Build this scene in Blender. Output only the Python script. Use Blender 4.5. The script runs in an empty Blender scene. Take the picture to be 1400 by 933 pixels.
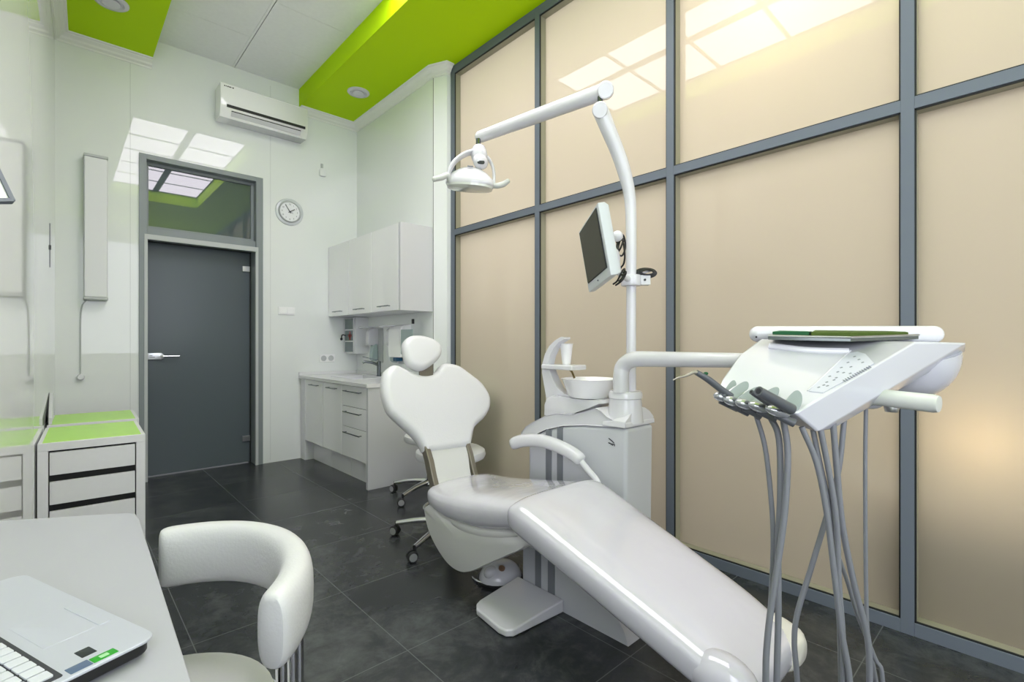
import bpy, bmesh, math, random
from mathutils import Vector, Matrix
from mathutils.geometry import tessellate_polygon
random.seed(7)
C = bpy.context.scene.collection
F, CX, HY, H = 672.0, 700.0, 470.0, 1.2
T = math.atan((700 - 82) / F); sT, cT = math.sin(T), math.cos(T)
def P(px, py, d):
    """a point of the room seen at pixel (px, py) at depth d metres"""
    r = (px - CX) / F * d
    return Vector((sT * d + r * cT, cT * d - r * sT, H + (HY - py) / F * d))
def PX(px, py, x):
    return P(px, py, x / (sT + (px - CX) / F * cT))
def PY(px, py, y):
    return P(px, py, y / (cT - (px - CX) / F * sT))

# ------------------------------------------------------------ materials
def lin(c):
    return tuple(((v / 255) / 12.92 if v / 255 <= .04045 else ((v / 255 + .055) / 1.055) ** 2.4) for v in c) + (1,)
def mat(name, rgb, rough=.4, metal=0, spec=.5, coat=0, bump=0, bscale=60, var=0, vscale=5, alpha=1, trans=0):
    m = bpy.data.materials.new(name); m.use_nodes = True
    nt = m.node_tree; b = nt.nodes['Principled BSDF']
    col = lin(rgb)
    b.inputs['Base Color'].default_value = col
    b.inputs['Roughness'].default_value = rough
    b.inputs['Metallic'].default_value = metal
    b.inputs['Specular IOR Level'].default_value = spec
    b.inputs['Coat Weight'].default_value = coat
    b.inputs['Coat Roughness'].default_value = .04
    b.inputs['Transmission Weight'].default_value = trans
    b.inputs['Alpha'].default_value = alpha
    tc = nt.nodes.new('ShaderNodeTexCoord')
    if bump:
        n = nt.nodes.new('ShaderNodeTexNoise'); n.inputs['Scale'].default_value = bscale
        nt.links.new(tc.outputs['Object'], n.inputs['Vector'])
        bp = nt.nodes.new('ShaderNodeBump'); bp.inputs['Strength'].default_value = bump; bp.inputs['Distance'].default_value = .01
        nt.links.new(n.outputs['Fac'], bp.inputs['Height']); nt.links.new(bp.outputs['Normal'], b.inputs['Normal'])
    if var:
        n = nt.nodes.new('ShaderNodeTexNoise'); n.inputs['Scale'].default_value = vscale
        nt.links.new(tc.outputs['Object'], n.inputs['Vector'])
        r = nt.nodes.new('ShaderNodeValToRGB'); r.color_ramp.elements[0].position = .3; r.color_ramp.elements[1].position = .7
        r.color_ramp.elements[0].color = tuple(v * (1 - var) for v in col[:3]) + (1,)
        r.color_ramp.elements[1].color = tuple(min(1, v * (1 + var)) for v in col[:3]) + (1,)
        nt.links.new(n.outputs['Fac'], r.inputs['Fac']); nt.links.new(r.outputs['Color'], b.inputs['Base Color'])
    return m
def emit(name, rgb, strength):
    m = bpy.data.materials.new(name); m.use_nodes = True; nt = m.node_tree
    nt.nodes.remove(nt.nodes['Principled BSDF'])
    e = nt.nodes.new('ShaderNodeEmission'); e.inputs[0].default_value = lin(rgb); e.inputs[1].default_value = strength
    nt.links.new(e.outputs[0], nt.nodes['Material Output'].inputs[0]); return m
M = dict(
    wall=mat('glossy_wall_panel', (234, 238, 236), .02, spec=.5, var=.01, vscale=2),
    wallmat=mat('white_paint', (228, 228, 226), .5),
    green=mat('lime_paint', (184, 224, 0), .6, spec=.12),
    cornice=mat('cornice_white', (236, 238, 232), .4),
    tile=mat('ceiling_tile', (245, 247, 247), .7, var=.015, vscale=30),
    tbar=mat('ceiling_bar', (190, 194, 194), .5),
    frame=mat('grey_aluminium', (104, 112, 122), .5, metal=.0, spec=.25),
    bead=mat('bead_glass_reflection', (150, 148, 128), .35),  # khaki paints in the reflection of the glass on the frame reveal
    seal=mat('black_rubber_seal', (22, 26, 26), .6),
    door=mat('grey_glass_door', (92, 101, 106), .22, spec=.25),
    dframe=mat('door_frame_grey', (134, 142, 144), .4),
    transom=mat('dark_grey_glass', (84, 96, 100), .015, spec=1),
    steel=mat('brushed_steel', (196, 198, 200), .28, metal=1),
    chrome=mat('chrome', (225, 227, 230), .08, metal=1),
    dchrome=mat('dark_chrome', (120, 126, 130), .18, metal=1),
    white=mat('white_plastic', (212, 213, 217), .22, coat=.3),
    offwhite=mat('offwhite_plastic', (228, 230, 231), .35),
    lacquer=mat('white_lacquer', (248, 249, 249), .1, coat=.4),
    sidep=mat('side_panel_white', (206, 208, 210), .4), desk=mat('desk_white', (180, 182, 190), .35), laminate=mat('white_laminate', (226, 227, 230), .4, var=.01, vscale=40),
    worktop=mat('worktop_white', (228, 229, 230), .2),
    leather=mat('white_leather', (214, 215, 217), .38, coat=.15, bump=.08, bscale=140),
    film=mat('leather_under_clear_film', (198, 198, 206), .12, coat=.9, bump=.5, bscale=7),
    creamfilm=mat('cream_cover', (214, 212, 202), .3),
    cover=mat('seat_shell_white', (205, 206, 203), .35),
    skirt=mat('unit_casing_white', (196, 199, 203), .3, coat=.15),
    stripe=mat('stripe_grey', (120, 124, 130), .4),
    bracket=mat('bronze_grey_bracket', (128, 122, 110), .32, metal=.5),
    mint=mat('lime_board', (176, 228, 92), .35, var=.02, vscale=8),
    dgap=mat('dark_drawer_interior', (14, 16, 18), .7),
    black=mat('black_plastic', (20, 21, 23), .4),
    rubber=mat('caster_black', (28, 29, 31), .55),
    tyre=mat('caster_tyre_grey', (150, 152, 154), .5),
    hose=mat('hose_grey', (118, 121, 126), .42),
    hand=mat('handpiece_grey', (82, 86, 90), .4),
    tiptan=mat('syringe_tip', (150, 146, 134), .3, metal=.4),
    console=mat('console_white', (198, 200, 206), .2, coat=.4), scoop=mat('holder_grey', (140, 149, 150), .22), cradle=mat('cradle_silver', (186, 190, 194), .12, metal=.6),
    screen=mat('monitor_screen', (70, 70, 58), .5, spec=.3),
    mcase=mat('monitor_grey_case', (204, 210, 212), .4),
    lightgrey=mat('light_grey_handle', (198, 202, 196), .4),
    keypad=mat('keypad_pale', (190, 193, 202), .3),
    trayg=mat('smoked_tray', (96, 104, 102), .15, metal=.4),
    napk=mat('green_napkin', (10, 84, 44), .75, bump=.5, bscale=30),
    napk2=mat('olive_napkin', (62, 84, 6), .75, bump=.5, bscale=30),
    brass=mat('brass_spout', (120, 104, 70), .3, metal=1),
    lap=mat('laptop_silver', (196, 200, 212), .32, metal=.15),
    lapdark=mat('laptop_keyboard_bed', (52, 55, 62), .5),
    keys=mat('laptop_keys', (214, 218, 226), .5),
    stk1=mat('sticker_black', (28, 36, 40), .3), stk2=mat('sticker_green', (40, 160, 40), .3), stk3=mat('sticker_blue', (86, 106, 136), .3),
    stkw=mat('sticker_pale', (170, 220, 170), .3),
    face=mat('clock_dial', (238, 240, 242), .5),
    ring=mat('clock_ring_pale', (208, 213, 216), .15, coat=.5),
    ink=mat('ink_dark', (30, 34, 38), .5), inkg=mat('ink_grey', (120, 126, 132), .5),
    cup=mat('plastic_cup', (244, 244, 246), .35),
    cabglass=mat('smoked_cabinet_glass', (84, 104, 102), .06, spec=.7),
    red=mat('red_cross', (150, 50, 42), .4),
    bottle=mat('clear_bottle', (168, 186, 186), .15), liquid=mat('blue_liquid', (40, 90, 120), .15),
    lampglass=mat('lamp_reflector', (210, 214, 206), .08, coat=.8),
    amber=mat('amber_button', (170, 140, 110), .3, metal=.5),
)
def floor_mat():
    m = bpy.data.materials.new('slate_vinyl'); m.use_nodes = True; nt = m.node_tree; b = nt.nodes['Principled BSDF']
    tc = nt.nodes.new('ShaderNodeTexCoord'); L = nt.links.new
    n1 = nt.nodes.new('ShaderNodeTexNoise'); n1.inputs['Scale'].default_value = 1.7; n1.inputs['Detail'].default_value = 9; n1.inputs['Roughness'].default_value = .68; n1.inputs['Distortion'].default_value = .8
    n2 = nt.nodes.new('ShaderNodeTexNoise'); n2.inputs['Scale'].default_value = 9; n2.inputs['Detail'].default_value = 8; n2.inputs['Roughness'].default_value = .7; n2.inputs['Distortion'].default_value = .5
    L(tc.outputs['Object'], n1.inputs['Vector']); L(tc.outputs['Object'], n2.inputs['Vector'])
    mx = nt.nodes.new('ShaderNodeMath'); mx.operation = 'MULTIPLY_ADD'; mx.inputs[1].default_value = .6
    m2 = nt.nodes.new('ShaderNodeMath'); m2.operation = 'MULTIPLY'; m2.inputs[1].default_value = .4
    L(n2.outputs['Fac'], m2.inputs[0]); L(n1.outputs['Fac'], mx.inputs[0]); L(m2.outputs[0], mx.inputs[2])
    r = nt.nodes.new('ShaderNodeValToRGB'); e = r.color_ramp.elements
    e[0].position = .34; e[0].color = lin((30, 33, 36)); e[1].position = .66; e[1].color = lin((84, 87, 88))
    r.color_ramp.elements.new(.5).color = lin((53, 56, 58))
    L(mx.outputs[0], r.inputs['Fac'])
    br = nt.nodes.new('ShaderNodeTexBrick'); br.offset = 0; br.inputs['Scale'].default_value = 1; br.inputs['Mortar Size'].default_value = .0022; br.inputs['Mortar Smooth'].default_value = .3
    br.inputs['Brick Width'].default_value = .61; br.inputs['Row Height'].default_value = .61; br.inputs['Color1'].default_value = (0,) * 3 + (1,); br.inputs['Color2'].default_value = (0,) * 3 + (1,); br.inputs['Mortar'].default_value = (1, 1, 1, 1)
    mp = nt.nodes.new('ShaderNodeMapping'); mp.inputs['Location'].default_value = (.22, .14, 0)
    L(tc.outputs['Object'], mp.inputs['Vector']); L(mp.outputs[0], br.inputs['Vector'])
    mix = nt.nodes.new('ShaderNodeMix'); mix.data_type = 'RGBA'; mf = nt.nodes.new('ShaderNodeMath'); mf.operation = 'MULTIPLY'; mf.inputs[1].default_value = .7
    L(br.outputs['Color'], mf.inputs[0]); L(mf.outputs[0], mix.inputs[0]); L(r.outputs[0], mix.inputs[6]); mix.inputs[7].default_value = lin((104, 108, 108))
    L(mix.outputs[2], b.inputs['Base Color']); b.inputs['Roughness'].default_value = .27; b.inputs['Specular IOR Level'].default_value = .4
    return m
M['floor'] = floor_mat()
def frosted():
    m = bpy.data.materials.new('frosted_cream_glass'); m.use_nodes = True; nt = m.node_tree; b = nt.nodes['Principled BSDF']; L = nt.links.new
    b.inputs['Base Color'].default_value = lin((196, 184, 164)); b.inputs['Roughness'].default_value = .5; b.inputs['Specular IOR Level'].default_value = 0
    b.inputs['Coat Weight'].default_value = 1; b.inputs['Coat Roughness'].default_value = .008; b.inputs['Coat IOR'].default_value = 1.75
    t = nt.nodes.new('ShaderNodeBsdfTranslucent'); t.inputs[0].default_value = lin((226, 222, 214))
    mx = nt.nodes.new('ShaderNodeMixShader'); mx.inputs[0].default_value = .6
    L(b.outputs[0], mx.inputs[1]); L(t.outputs[0], mx.inputs[2]); L(mx.outputs[0], nt.nodes['Material Output'].inputs[0])
    return m
M['frosted'] = frosted()
M['panel'] = emit('light_panel_diffuser', (252, 245, 255), 5.6)
M['fill_light'] = emit('fill_emission', (240, 243, 255), 3.8); M['fill_light2'] = emit('fill_emission_front', (240, 243, 255), 2.8)  # glow of the unseen panels added as fill

# ------------------------------------------------------------ mesh builder
def smooth_path(pts, k=6):
    pts = [Vector(p) for p in pts]
    if len(pts) < 3: return pts
    out = []
    for i in range(len(pts) - 1):
        p0 = pts[i - 1] if i else pts[0] * 2 - pts[1]; p1, p2 = pts[i], pts[i + 1]
        p3 = pts[i + 2] if i + 2 < len(pts) else pts[-1] * 2 - pts[-2]
        for j in range(k):
            t = j / k
            out.append(.5 * ((2 * p1) + (p2 - p0) * t + (2 * p0 - 5 * p1 + 4 * p2 - p3) * t * t + (3 * p1 - p0 - 3 * p2 + p3) * t ** 3))
    out.append(pts[-1]); return out
def smooth_closed(pts, k=3):
    n = len(pts); out = []
    for i in range(n):
        p0, p1, p2, p3 = [Vector(pts[(i + a) % n]) for a in (-1, 0, 1, 2)]
        for j in range(k):
            t = j / k
            out.append(.5 * ((2 * p1) + (p2 - p0) * t + (2 * p0 - 5 * p1 + 4 * p2 - p3) * t * t + (3 * p1 - p0 - 3 * p2 + p3) * t ** 3))
    return out
def axes(n):
    n = Vector(n).normalized(); a = Vector((0, 0, 1)) if abs(n.z) < .9 else Vector((1, 0, 0))
    u = a.cross(n).normalized(); return u, n.cross(u), n
class MB:
    def __init__(s): s.v = []; s.f = []
    def add(s, vs, fs):
        b = len(s.v); s.v += [Vector(v) for v in vs]; s.f += [tuple(b + i for i in f) for f in fs]; return s
    def box(s, x0, x1, y0, y1, z0, z1, R=None):
        vs = [Vector((x, y, z)) for z in (z0, z1) for y in (y0, y1) for x in (x0, x1)]
        if R is not None: vs = [R @ v for v in vs]
        return s.add(vs, [(0, 2, 3, 1), (4, 5, 7, 6), (0, 1, 5, 4), (2, 6, 7, 3), (0, 4, 6, 2), (1, 3, 7, 5)])
    def bar(s, a, b, w, h, up=(0, 0, 1)):
        a, b = Vector(a), Vector(b); n = (b - a).normalized(); u = Vector(up).cross(n).normalized() * w / 2; v = n.cross(u).normalized() * h / 2
        vs = [p + i * u + j * v for p in (a, b) for i, j in ((-1, -1), (1, -1), (1, 1), (-1, 1))]
        return s.add(vs, [(3, 2, 1, 0), (4, 5, 6, 7)] + [(i, (i + 1) % 4, 4 + (i + 1) % 4, 4 + i) for i in range(4)])
    def rings(s, rings, cap0=True, cap1=True, closed=False):
        n = len(rings[0]); b = len(s.v)
        for r in rings: s.v += [Vector(p) for p in r]
        m = len(rings)
        for i in range(m if closed else m - 1):
            for j in range(n):
                a, c = b + i * n, b + ((i + 1) % m) * n
                s.f.append((a + j, a + (j + 1) % n, c + (j + 1) % n, c + j))
        if not closed:
            if cap0: s.f.append(tuple(b + j for j in reversed(range(n))))
            if cap1: s.f.append(tuple(b + (m - 1) * n + j for j in range(n)))
        return s
    def tube(s, pts, r, n=14, k=6, closed=False, smooth=True):
        pts = [Vector(p) for p in pts]
        rs = r if isinstance(r, (list, tuple)) else [r] * len(pts)
        if smooth and len(pts) > 2:
            if closed:
                q = smooth_closed(pts, k); rr = [rs[0]] * len(q)
            else:
                q = smooth_path(pts, k); rr = []
                for i in range(len(pts) - 1):
                    for j in range(k): rr.append(rs[i] + (rs[i + 1] - rs[i]) * j / k)
                rr.append(rs[-1])
        else: q, rr = pts, list(rs)
        m = len(q); rings = []; u = None
        for i in range(m):
            if closed: t = (q[(i + 1) % m] - q[i - 1]).normalized()
            else: t = (q[min(i + 1, m - 1)] - q[max(i - 1, 0)]).normalized()
            if u is None: u = axes(t)[0]
            u = (u - t * u.dot(t)).normalized(); v = t.cross(u)
            rings.append([q[i] + (u * math.cos(2 * math.pi * j / n) + v * math.sin(2 * math.pi * j / n)) * rr[i] for j in range(n)])
        return s.rings(rings, closed=closed)
    def capsule(s, a, b, r0, r1=None, n=18):
        r1 = r1 or r0; a, b = Vector(a), Vector(b); d = (b - a).normalized(); pts = []; rs = []
        for k in range(5):
            t = math.pi / 2 * k / 4; pts.append(a - d * r0 * math.cos(t) * .98); rs.append(max(.0006, r0 * math.sin(t)))
        for k in range(5):
            t = math.pi / 2 * k / 4; pts.append(b + d * r1 * math.sin(t) * .98); rs.append(max(.0006, r1 * math.cos(t)))
        return s.tube(pts, rs, n, smooth=False)
    def lathe(s, prof, o, ax=(0, 0, 1), n=28):
        u, v, w = axes(ax); o = Vector(o)
        return s.rings([[o + w * z + (u * math.cos(2 * math.pi * j / n) + v * math.sin(2 * math.pi * j / n)) * max(r, .0004) for j in range(n)] for r, z in prof])
    def ellipsoid(s, o, rx, ry, rz, n=24, m=12, R=None, z0=-1, z1=1):
        o = Vector(o); rings = []
        a0, a1 = math.asin(z0), math.asin(z1)
        for i in range(m + 1):
            a = a0 + (a1 - a0) * i / m; c_ = max(.004, math.cos(a))
            ring = [Vector((rx * c_ * math.cos(2 * math.pi * j / n), ry * c_ * math.sin(2 * math.pi * j / n), rz * math.sin(a))) for j in range(n)]
            rings.append([o + (R @ p if R is not None else p) for p in ring])
        return s.rings(rings)
    def slab(s, out, o, u, v, th, a=.02, b=None, seg=5, back=True):
        """rounded plate: outline out (u, v), front face on o, thickness goes along -n"""
        o, u, v = Vector(o), Vector(u), Vector(v); n = u.cross(v).normalized(); b = b or a; N = len(out)
        area = sum(out[i][0] * out[(i + 1) % N][1] - out[(i + 1) % N][0] * out[i][1] for i in range(N))
        if area < 0: out = list(reversed(out))
        nr = []
        for i in range(N):
            p, q = Vector(out[i - 1][:2]), Vector(out[(i + 1) % N][:2]); t = (q - p).normalized(); nr.append(Vector((-t.y, t.x)))
        def ring(ins, dep): return [o + u * (out[i][0] + nr[i].x * ins) + v * (out[i][1] + nr[i].y * ins) - n * dep for i in range(N)]
        rg = []
        for k in range(seg + 1):
            t = math.pi / 2 * k / seg; rg.append(ring(a * (1 - math.cos(t)), th - b * (1 - math.sin(t)) if False else th - b + b * math.cos(math.pi / 2 - (math.pi / 2 - t)) * 0 + b * math.cos(t) * 1 - 0) if False else ring(a * (1 - math.sin(t)), th - b * (1 - math.cos(t))))
        for k in range(seg + 1):
            t = math.pi / 2 * k / seg; rg.append(ring(a * (1 - math.cos(t)), b * (1 - math.sin(t))))
        base = len(s.v); s.rings(rg, cap0=False, cap1=False)
        for idx, flip in ((0, True), (len(rg) - 1, False)):
            tri = tessellate_polygon([rg[idx]])
            for t3 in tri:
                f = [base + idx * N + i for i in t3]
                a_, b_, c_ = (s.v[i] for i in f); nn = (b_ - a_).cross(c_ - a_)
                if (nn.dot(n) < 0) != flip: f.reverse()
                s.f.append(tuple(f))
        return s
    def build(s, name, m, parent=None, bevel=0, seg=2, sub=0, kind=None, label=None, sharp=38, hull=False):
        me = bpy.data.meshes.new(name)
        off = Vector((0, 0, 0)); p = parent
        while p is not None: off += Vector(p.location); p = p.parent
        me.from_pydata([v - off for v in s.v], [], s.f)
        bm = bmesh.new(); bm.from_mesh(me)
        if hull:
            bmesh.ops.delete(bm, geom=bm.faces[:], context='FACES_ONLY'); bmesh.ops.delete(bm, geom=bm.edges[:], context='EDGES_FACES') if bm.edges else None
            r = bmesh.ops.convex_hull(bm, input=bm.verts[:])
            bmesh.ops.delete(bm, geom=list({g for g in r['geom_interior'] + r['geom_unused'] if isinstance(g, bmesh.types.BMVert)}), context='VERTS')
            bmesh.ops.dissolve_limit(bm, angle_limit=math.radians(3), verts=bm.verts[:], edges=bm.edges[:])
        bmesh.ops.recalc_face_normals(bm, faces=bm.faces[:])
        bm.to_mesh(me); bm.free()
        me.materials.append(M[m] if isinstance(m, str) else m)
        me.polygons.foreach_set('use_smooth', [True] * len(me.polygons))
        me.set_sharp_from_angle(angle=math.radians(sharp))
        o = bpy.data.objects.new(name, me); C.objects.link(o)
        if parent is not None: o.parent = parent
        if bevel:
            md = o.modifiers.new('bevel', 'BEVEL'); md.width = bevel; md.segments = seg; md.limit_method = 'ANGLE'; md.angle_limit = math.radians(30); md.harden_normals = True
        if sub:
            md = o.modifiers.new('sub', 'SUBSURF'); md.levels = sub; md.render_levels = sub
        if kind: o['kind'] = kind
        if label: o['label'] = label
        return o
def thing(name, loc, label, cat, group=None):
    o = bpy.data.objects.new(name, None); o.location = loc; C.objects.link(o); o.empty_display_size = .1
    o['label'] = label; o['category'] = cat
    if group: o['group'] = group
    bpy.context.view_layer.update(); return o
def tag(o, label, cat, group=None):
    o['label'] = label; o['category'] = cat
    if group: o['group'] = group
    return o
def copy_tree(o, parent=None):
    c = o.copy(); C.objects.link(c); c.parent = parent
    for ch in [x for x in bpy.data.objects if x.parent == o]: copy_tree(ch, c)
    return c
def text(name, body, size, o, u, v, m, parent, th=.0006):
    cu = bpy.data.curves.new('t', 'FONT'); cu.body = body; cu.size = size; cu.extrude = th / 2; cu.align_x = 'CENTER'; cu.align_y = 'CENTER'; cu.resolution_u = 2
    tmp = bpy.data.objects.new('t', cu); C.objects.link(tmp)
    dg = bpy.context.evaluated_depsgraph_get(); me0 = bpy.data.meshes.new_from_object(tmp.evaluated_get(dg))
    u = Vector(u).normalized(); v = Vector(v).normalized(); n = u.cross(v); o = Vector(o); mb = MB()
    mb.v = [o + u * w.co.x + v * w.co.y + n * w.co.z for w in me0.vertices]; mb.f = [tuple(p.vertices) for p in me0.polygons]
    bpy.data.objects.remove(tmp); bpy.data.meshes.remove(me0)
    return mb.build(name, m, parent)
def super_ring(c, hw, hh, ax_u, ax_v, e=4, n=40):
    c, u, v = Vector(c), Vector(ax_u), Vector(ax_v); r = []
    for j in range(n):
        t = 2 * math.pi * j / n; a, b = math.cos(t), math.sin(t)
        r.append(c + u * hw * math.copysign(abs(a) ** (2 / e), a) + v * hh * math.copysign(abs(b) ** (2 / e), b))
    return r
def interp(tab, t):
    for (a, va), (b, vb) in zip(tab, tab[1:]):
        if (a <= t <= b) or (a >= t >= b):
            k = (t - a) / (b - a) if b != a else 0; return va + (vb - va) * k
    return tab[-1][1] if abs(t - tab[-1][0]) < abs(t - tab[0][0]) else tab[0][1]

# ------------------------------------------------------------ room
YB, XG, XR, ZS, ZC = 5.292, 2.572, 2.478, 3.67, 3.86
SK = .0314
def wx(y): return -.03 - SK * (5.25 - y)          # the left wall runs a little out of true
MB().box(-1.2, 5.2, -2.6, 5.9, -.08, 0).build('floor', 'floor', kind='structure')
# back wall around the door recess
b = MB(); b.box(-.3, .50, YB, 5.75, 0, 4.0); b.box(1.487, 2.62, YB, 5.75, 0, 4.0); b.box(.50, 1.487, YB, 5.75, 2.845, 4.0)
b.build('wall_back', 'wall', kind='structure')
b = MB(); y0, y1 = 2.0, YB
b.add([(wx(y0), y0, 0), (wx(y1), y1, 0), (-.3, y1, 0), (-.3, y0, 0), (wx(y0), y0, 4), (wx(y1), y1, 4), (-.3, y1, 4), (-.3, y0, 4)], [(0, 1, 5, 4), (1, 2, 6, 5), (2, 3, 7, 6), (3, 0, 4, 7), (0, 3, 2, 1), (4, 5, 6, 7)])
b.box(-.75, -.3, 1.98, 2.1, 0, 4); b.box(-.75, -.62, -2.5, 1.98, 0, 4)
b.build('wall_left', 'wall', kind='structure')
MB().box(-.75, 2.62, -2.62, -2.5, 0, 4).build('wall_front', 'wallmat', kind='structure')
b = MB(); b.box(XR, 2.66, 3.745, YB, 0, 4.0)
b.add([(XR, 3.74, 0), (2.535, 3.612, 0), (2.66, 3.612, 0), (2.66, 3.74, 0), (XR, 3.74, 4), (2.535, 3.612, 4), (2.66, 3.612, 4), (2.66, 3.74, 4)], [(0, 1, 5, 4), (1, 2, 6, 5), (2, 3, 7, 6), (3, 0, 4, 7), (0, 3, 2, 1), (4, 5, 6, 7)])
b.build('wall_right', 'wall', kind='structure')
MB().box(XR - .001, XR + .004, 3.7405, 3.746, 0, 3.62).build('trim_5', 'seal', kind='structure')
# faint vertical joints of the wall panels
for i, (x, z1) in enumerate(((.44, 3.86), (1.56, 3.8))):
    MB().box(x, x + .0025, YB - .0006, YB + .002, .02, z1).build('trim_%d' % (6 + i), 'tbar', kind='structure')
# ceiling: soffits, raised tile field
b = MB(); X0, X1, Y0 = .59, 1.84, .27
b.box(-.75, X0, -2.5, YB, ZS, 4.1); b.box(X1, 2.62, -2.5, YB, ZS, 4.1); b.box(X0, X1, -2.5, Y0, ZS, 4.1)
ceil = b.build('ceiling', 'green', kind='structure')
tb = MB(); tb.box(X0, X1, Y0, YB, ZC + .012, 4.1); tb.build('backing', 'dgap', ceil, kind='stuff')
tl = MB()
for x0, x1 in ((X0, 1.232), (1.237, X1)):
    for y0, y1 in ((3.385, 4.06), (4.0635, 4.672), (4.6755, YB)):
        tl.box(x0 + (.0 if x0 == X0 else 0), x1, y0, y1, ZC, ZC + .014)
tl.build('ceiling_tile', 'tile', ceil)
tb = MB(); tb.box(1.214, 1.232, 3.385, YB, ZC - .004, ZC + .01); tb.box(1.237, 1.252, 3.385, YB, ZC - .004, ZC + .01)
tb.build('ceiling_bar', 'tile', ceil)
fb = MB()
for y in [Y0 + .01 + .615 * i for i in range(6)]: fb.box(X0, X1, y - .012, y + .012, ZC - .006, ZC + .012)
fb.box(1.19, 1.262, Y0, 3.385, ZC - .006, ZC + .012)
fb.build('light_grid', 'frame', ceil)
proto = None
for i in range(5):
    for j, (xa, xb) in enumerate(((X0 + .02, 1.19), (1.262, X1 - .012))):
        cx, cy = (xa + xb) / 2, Y0 + .01 + .615 * (i + .5)
        if proto is None:
            proto = thing('ceiling_light', (cx, cy, ZC), '', 'ceiling light', 'square luminous panels in the ceiling recess')
            MB().box(cx - .278, cx + .278, cy - .289, cy + .289, ZC - .002, ZC + .006).build('diffuser', 'panel', proto)
            fr = MB(); a, c = .284, .295
            fr.box(cx - a, cx - .278, cy - c, cy + c, ZC - .005, ZC + .01); fr.box(cx + .278, cx + a, cy - c, cy + c, ZC - .005, ZC + .01)
            fr.box(cx - .278, cx + .278, cy - c, cy - .289, ZC - .005, ZC + .01); fr.box(cx - .278, cx + .278, cy + .289, cy + c, ZC - .005, ZC + .01)
            fr.build('frame', 'dframe', proto); o = proto
        else: o = copy_tree(proto); o.location = (cx, cy, ZC)
        o['label'] = 'square white luminous panel in the ceiling recess, %s row, %s column' % (('nearest the camera', 'second', 'middle', 'fourth', 'furthest lit')[i], ('left', 'glass-wall-side')[j])
# cornices under the soffits
def cornice(name, pts, side, flip=1):
    """moulded strip along a list of wall points, side = inward direction at each point"""
    prof = [(0, -.075), (.008, -.075), (.012, -.062), (.03, -.05), (.036, -.036), (.056, -.02), (.06, -.012), (.075, -.008), (.078, .0), (0, .0)]
    rg = [[(p[0] + s_[0] * a, p[1] + s_[1] * a, ZS + z) for a, z in prof] for p, s_ in zip(pts, side)]
    MB().rings(rg).build(name, 'cornice', kind='structure', sharp=20)
cornice('trim_1', [(wx(2.0), 2.0), (wx(YB), YB), (X0, YB)], [(1, 0), (1, -1), (0, -1)])
cornice('trim_2', [(X1, YB), (XR, YB), (XR, 3.74), (2.535, 3.612), (2.56, 3.612)], [(0, -1), (-1, -1), (-1, -.45), (-.7, -1), (0, -1)])

# daylight panels, unseen and added to even out the light, on the near part of the left wall and behind the camera
def fill_panel(name, x0, x1, y0, y1, z0, z1, ax):
    w_ = bpy.data.objects.new(name, None); w_.location = ((x0 + x1) / 2, (y0 + y1) / 2, z0); C.objects.link(w_); w_['kind'] = 'structure'
    g = MB(); g.box(x0, x1, y0, y1, z0, z1); g.build('fill_pane', 'fill_light' if ax == 'x' else 'fill_light2', w_)
    g = MB(); t = .05
    if ax == 'x':
        for a in (y0 - t, (y0 + y1) / 2 - t / 2, y1): g.box(x0 - .01, x1 + .03, a, a + t, z0 - t, z1 + t)
        for a in (z0 - t, z1): g.box(x0 - .01, x1 + .028, y0, y1, a, a + t)
    else:
        for a in (x0 - t, (x0 + x1) / 2 - t / 2, x1): g.box(a, a + t, y0 - .01, y1 + .03, z0 - t, z1 + t)
        for a in (z0 - t, z1): g.box(x0, x1, y0 - .01, y1 + .028, a, a + t)
    g.build('fill_frame', 'white', w_)
fill_panel('fill_panel_left', -.619, -.61, -2.3, -.05, 1.0, 2.9, 'x')
fill_panel('fill_panel_front', .3, 2.4, -2.499, -2.49, 1.0, 3.3, 'y')

# ------------------------------------------------------------ glazed partition
win = bpy.data.objects.new('window_1', None); win.location = (XG, 0, 0); C.objects.link(win); win['kind'] = 'structure'
def mull(name, y0, y1, z0, z1):
    g = MB(); g.box(XG, XG + .09, y0, y1, z0, z1); g.build(name, 'frame', win, bevel=.0015)
YS = [(3.553, 3.606), (2.505, 2.550), (1.438, 1.483), (.366, .411), (-.70, -.655), (-1.77, -1.725), (-2.5, -2.46)]
for y0, y1 in YS: mull('mullion', y0, y1, 0, ZS)
for (a, b_) in zip(YS[1:], YS[:-1]):
    ya, yb = a[1], b_[0]
    for z0, z1 in ((0, .055), (2.162, 2.212), (3.6, ZS)): mull('rail', ya, yb, z0, z1)
    for z0, z1 in ((.055, 2.162), (2.212, 3.6)):
        s1 = MB()   # black seal line and inner bead
        for q0, q1, w0, w1 in ((ya, ya + .006, z0, z1), (yb - .006, yb, z0, z1), (ya, yb, z0, z0 + .006), (ya, yb, z1 - .006, z1)): s1.box(XG + .006, XG + .014, q0, q1, w0, w1)
        s1.build('seal', 'seal', win)
        s2 = MB()
        for q0, q1, w0, w1 in ((ya, ya + .004, z0, z1), (yb - .004, yb, z0, z1), (ya, yb, z0, z0 + .004), (ya, yb, z1 - .004, z1)): s2.box(XG + .0145, XG + .072, q0, q1, w0, w1)
        s2.build('bead', 'bead', win)
        MB().box(XG + .066, XG + .074, ya + .002, yb - .002, z0 + .002, z1 - .002).build('glass_pane', 'frosted', win)
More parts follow.
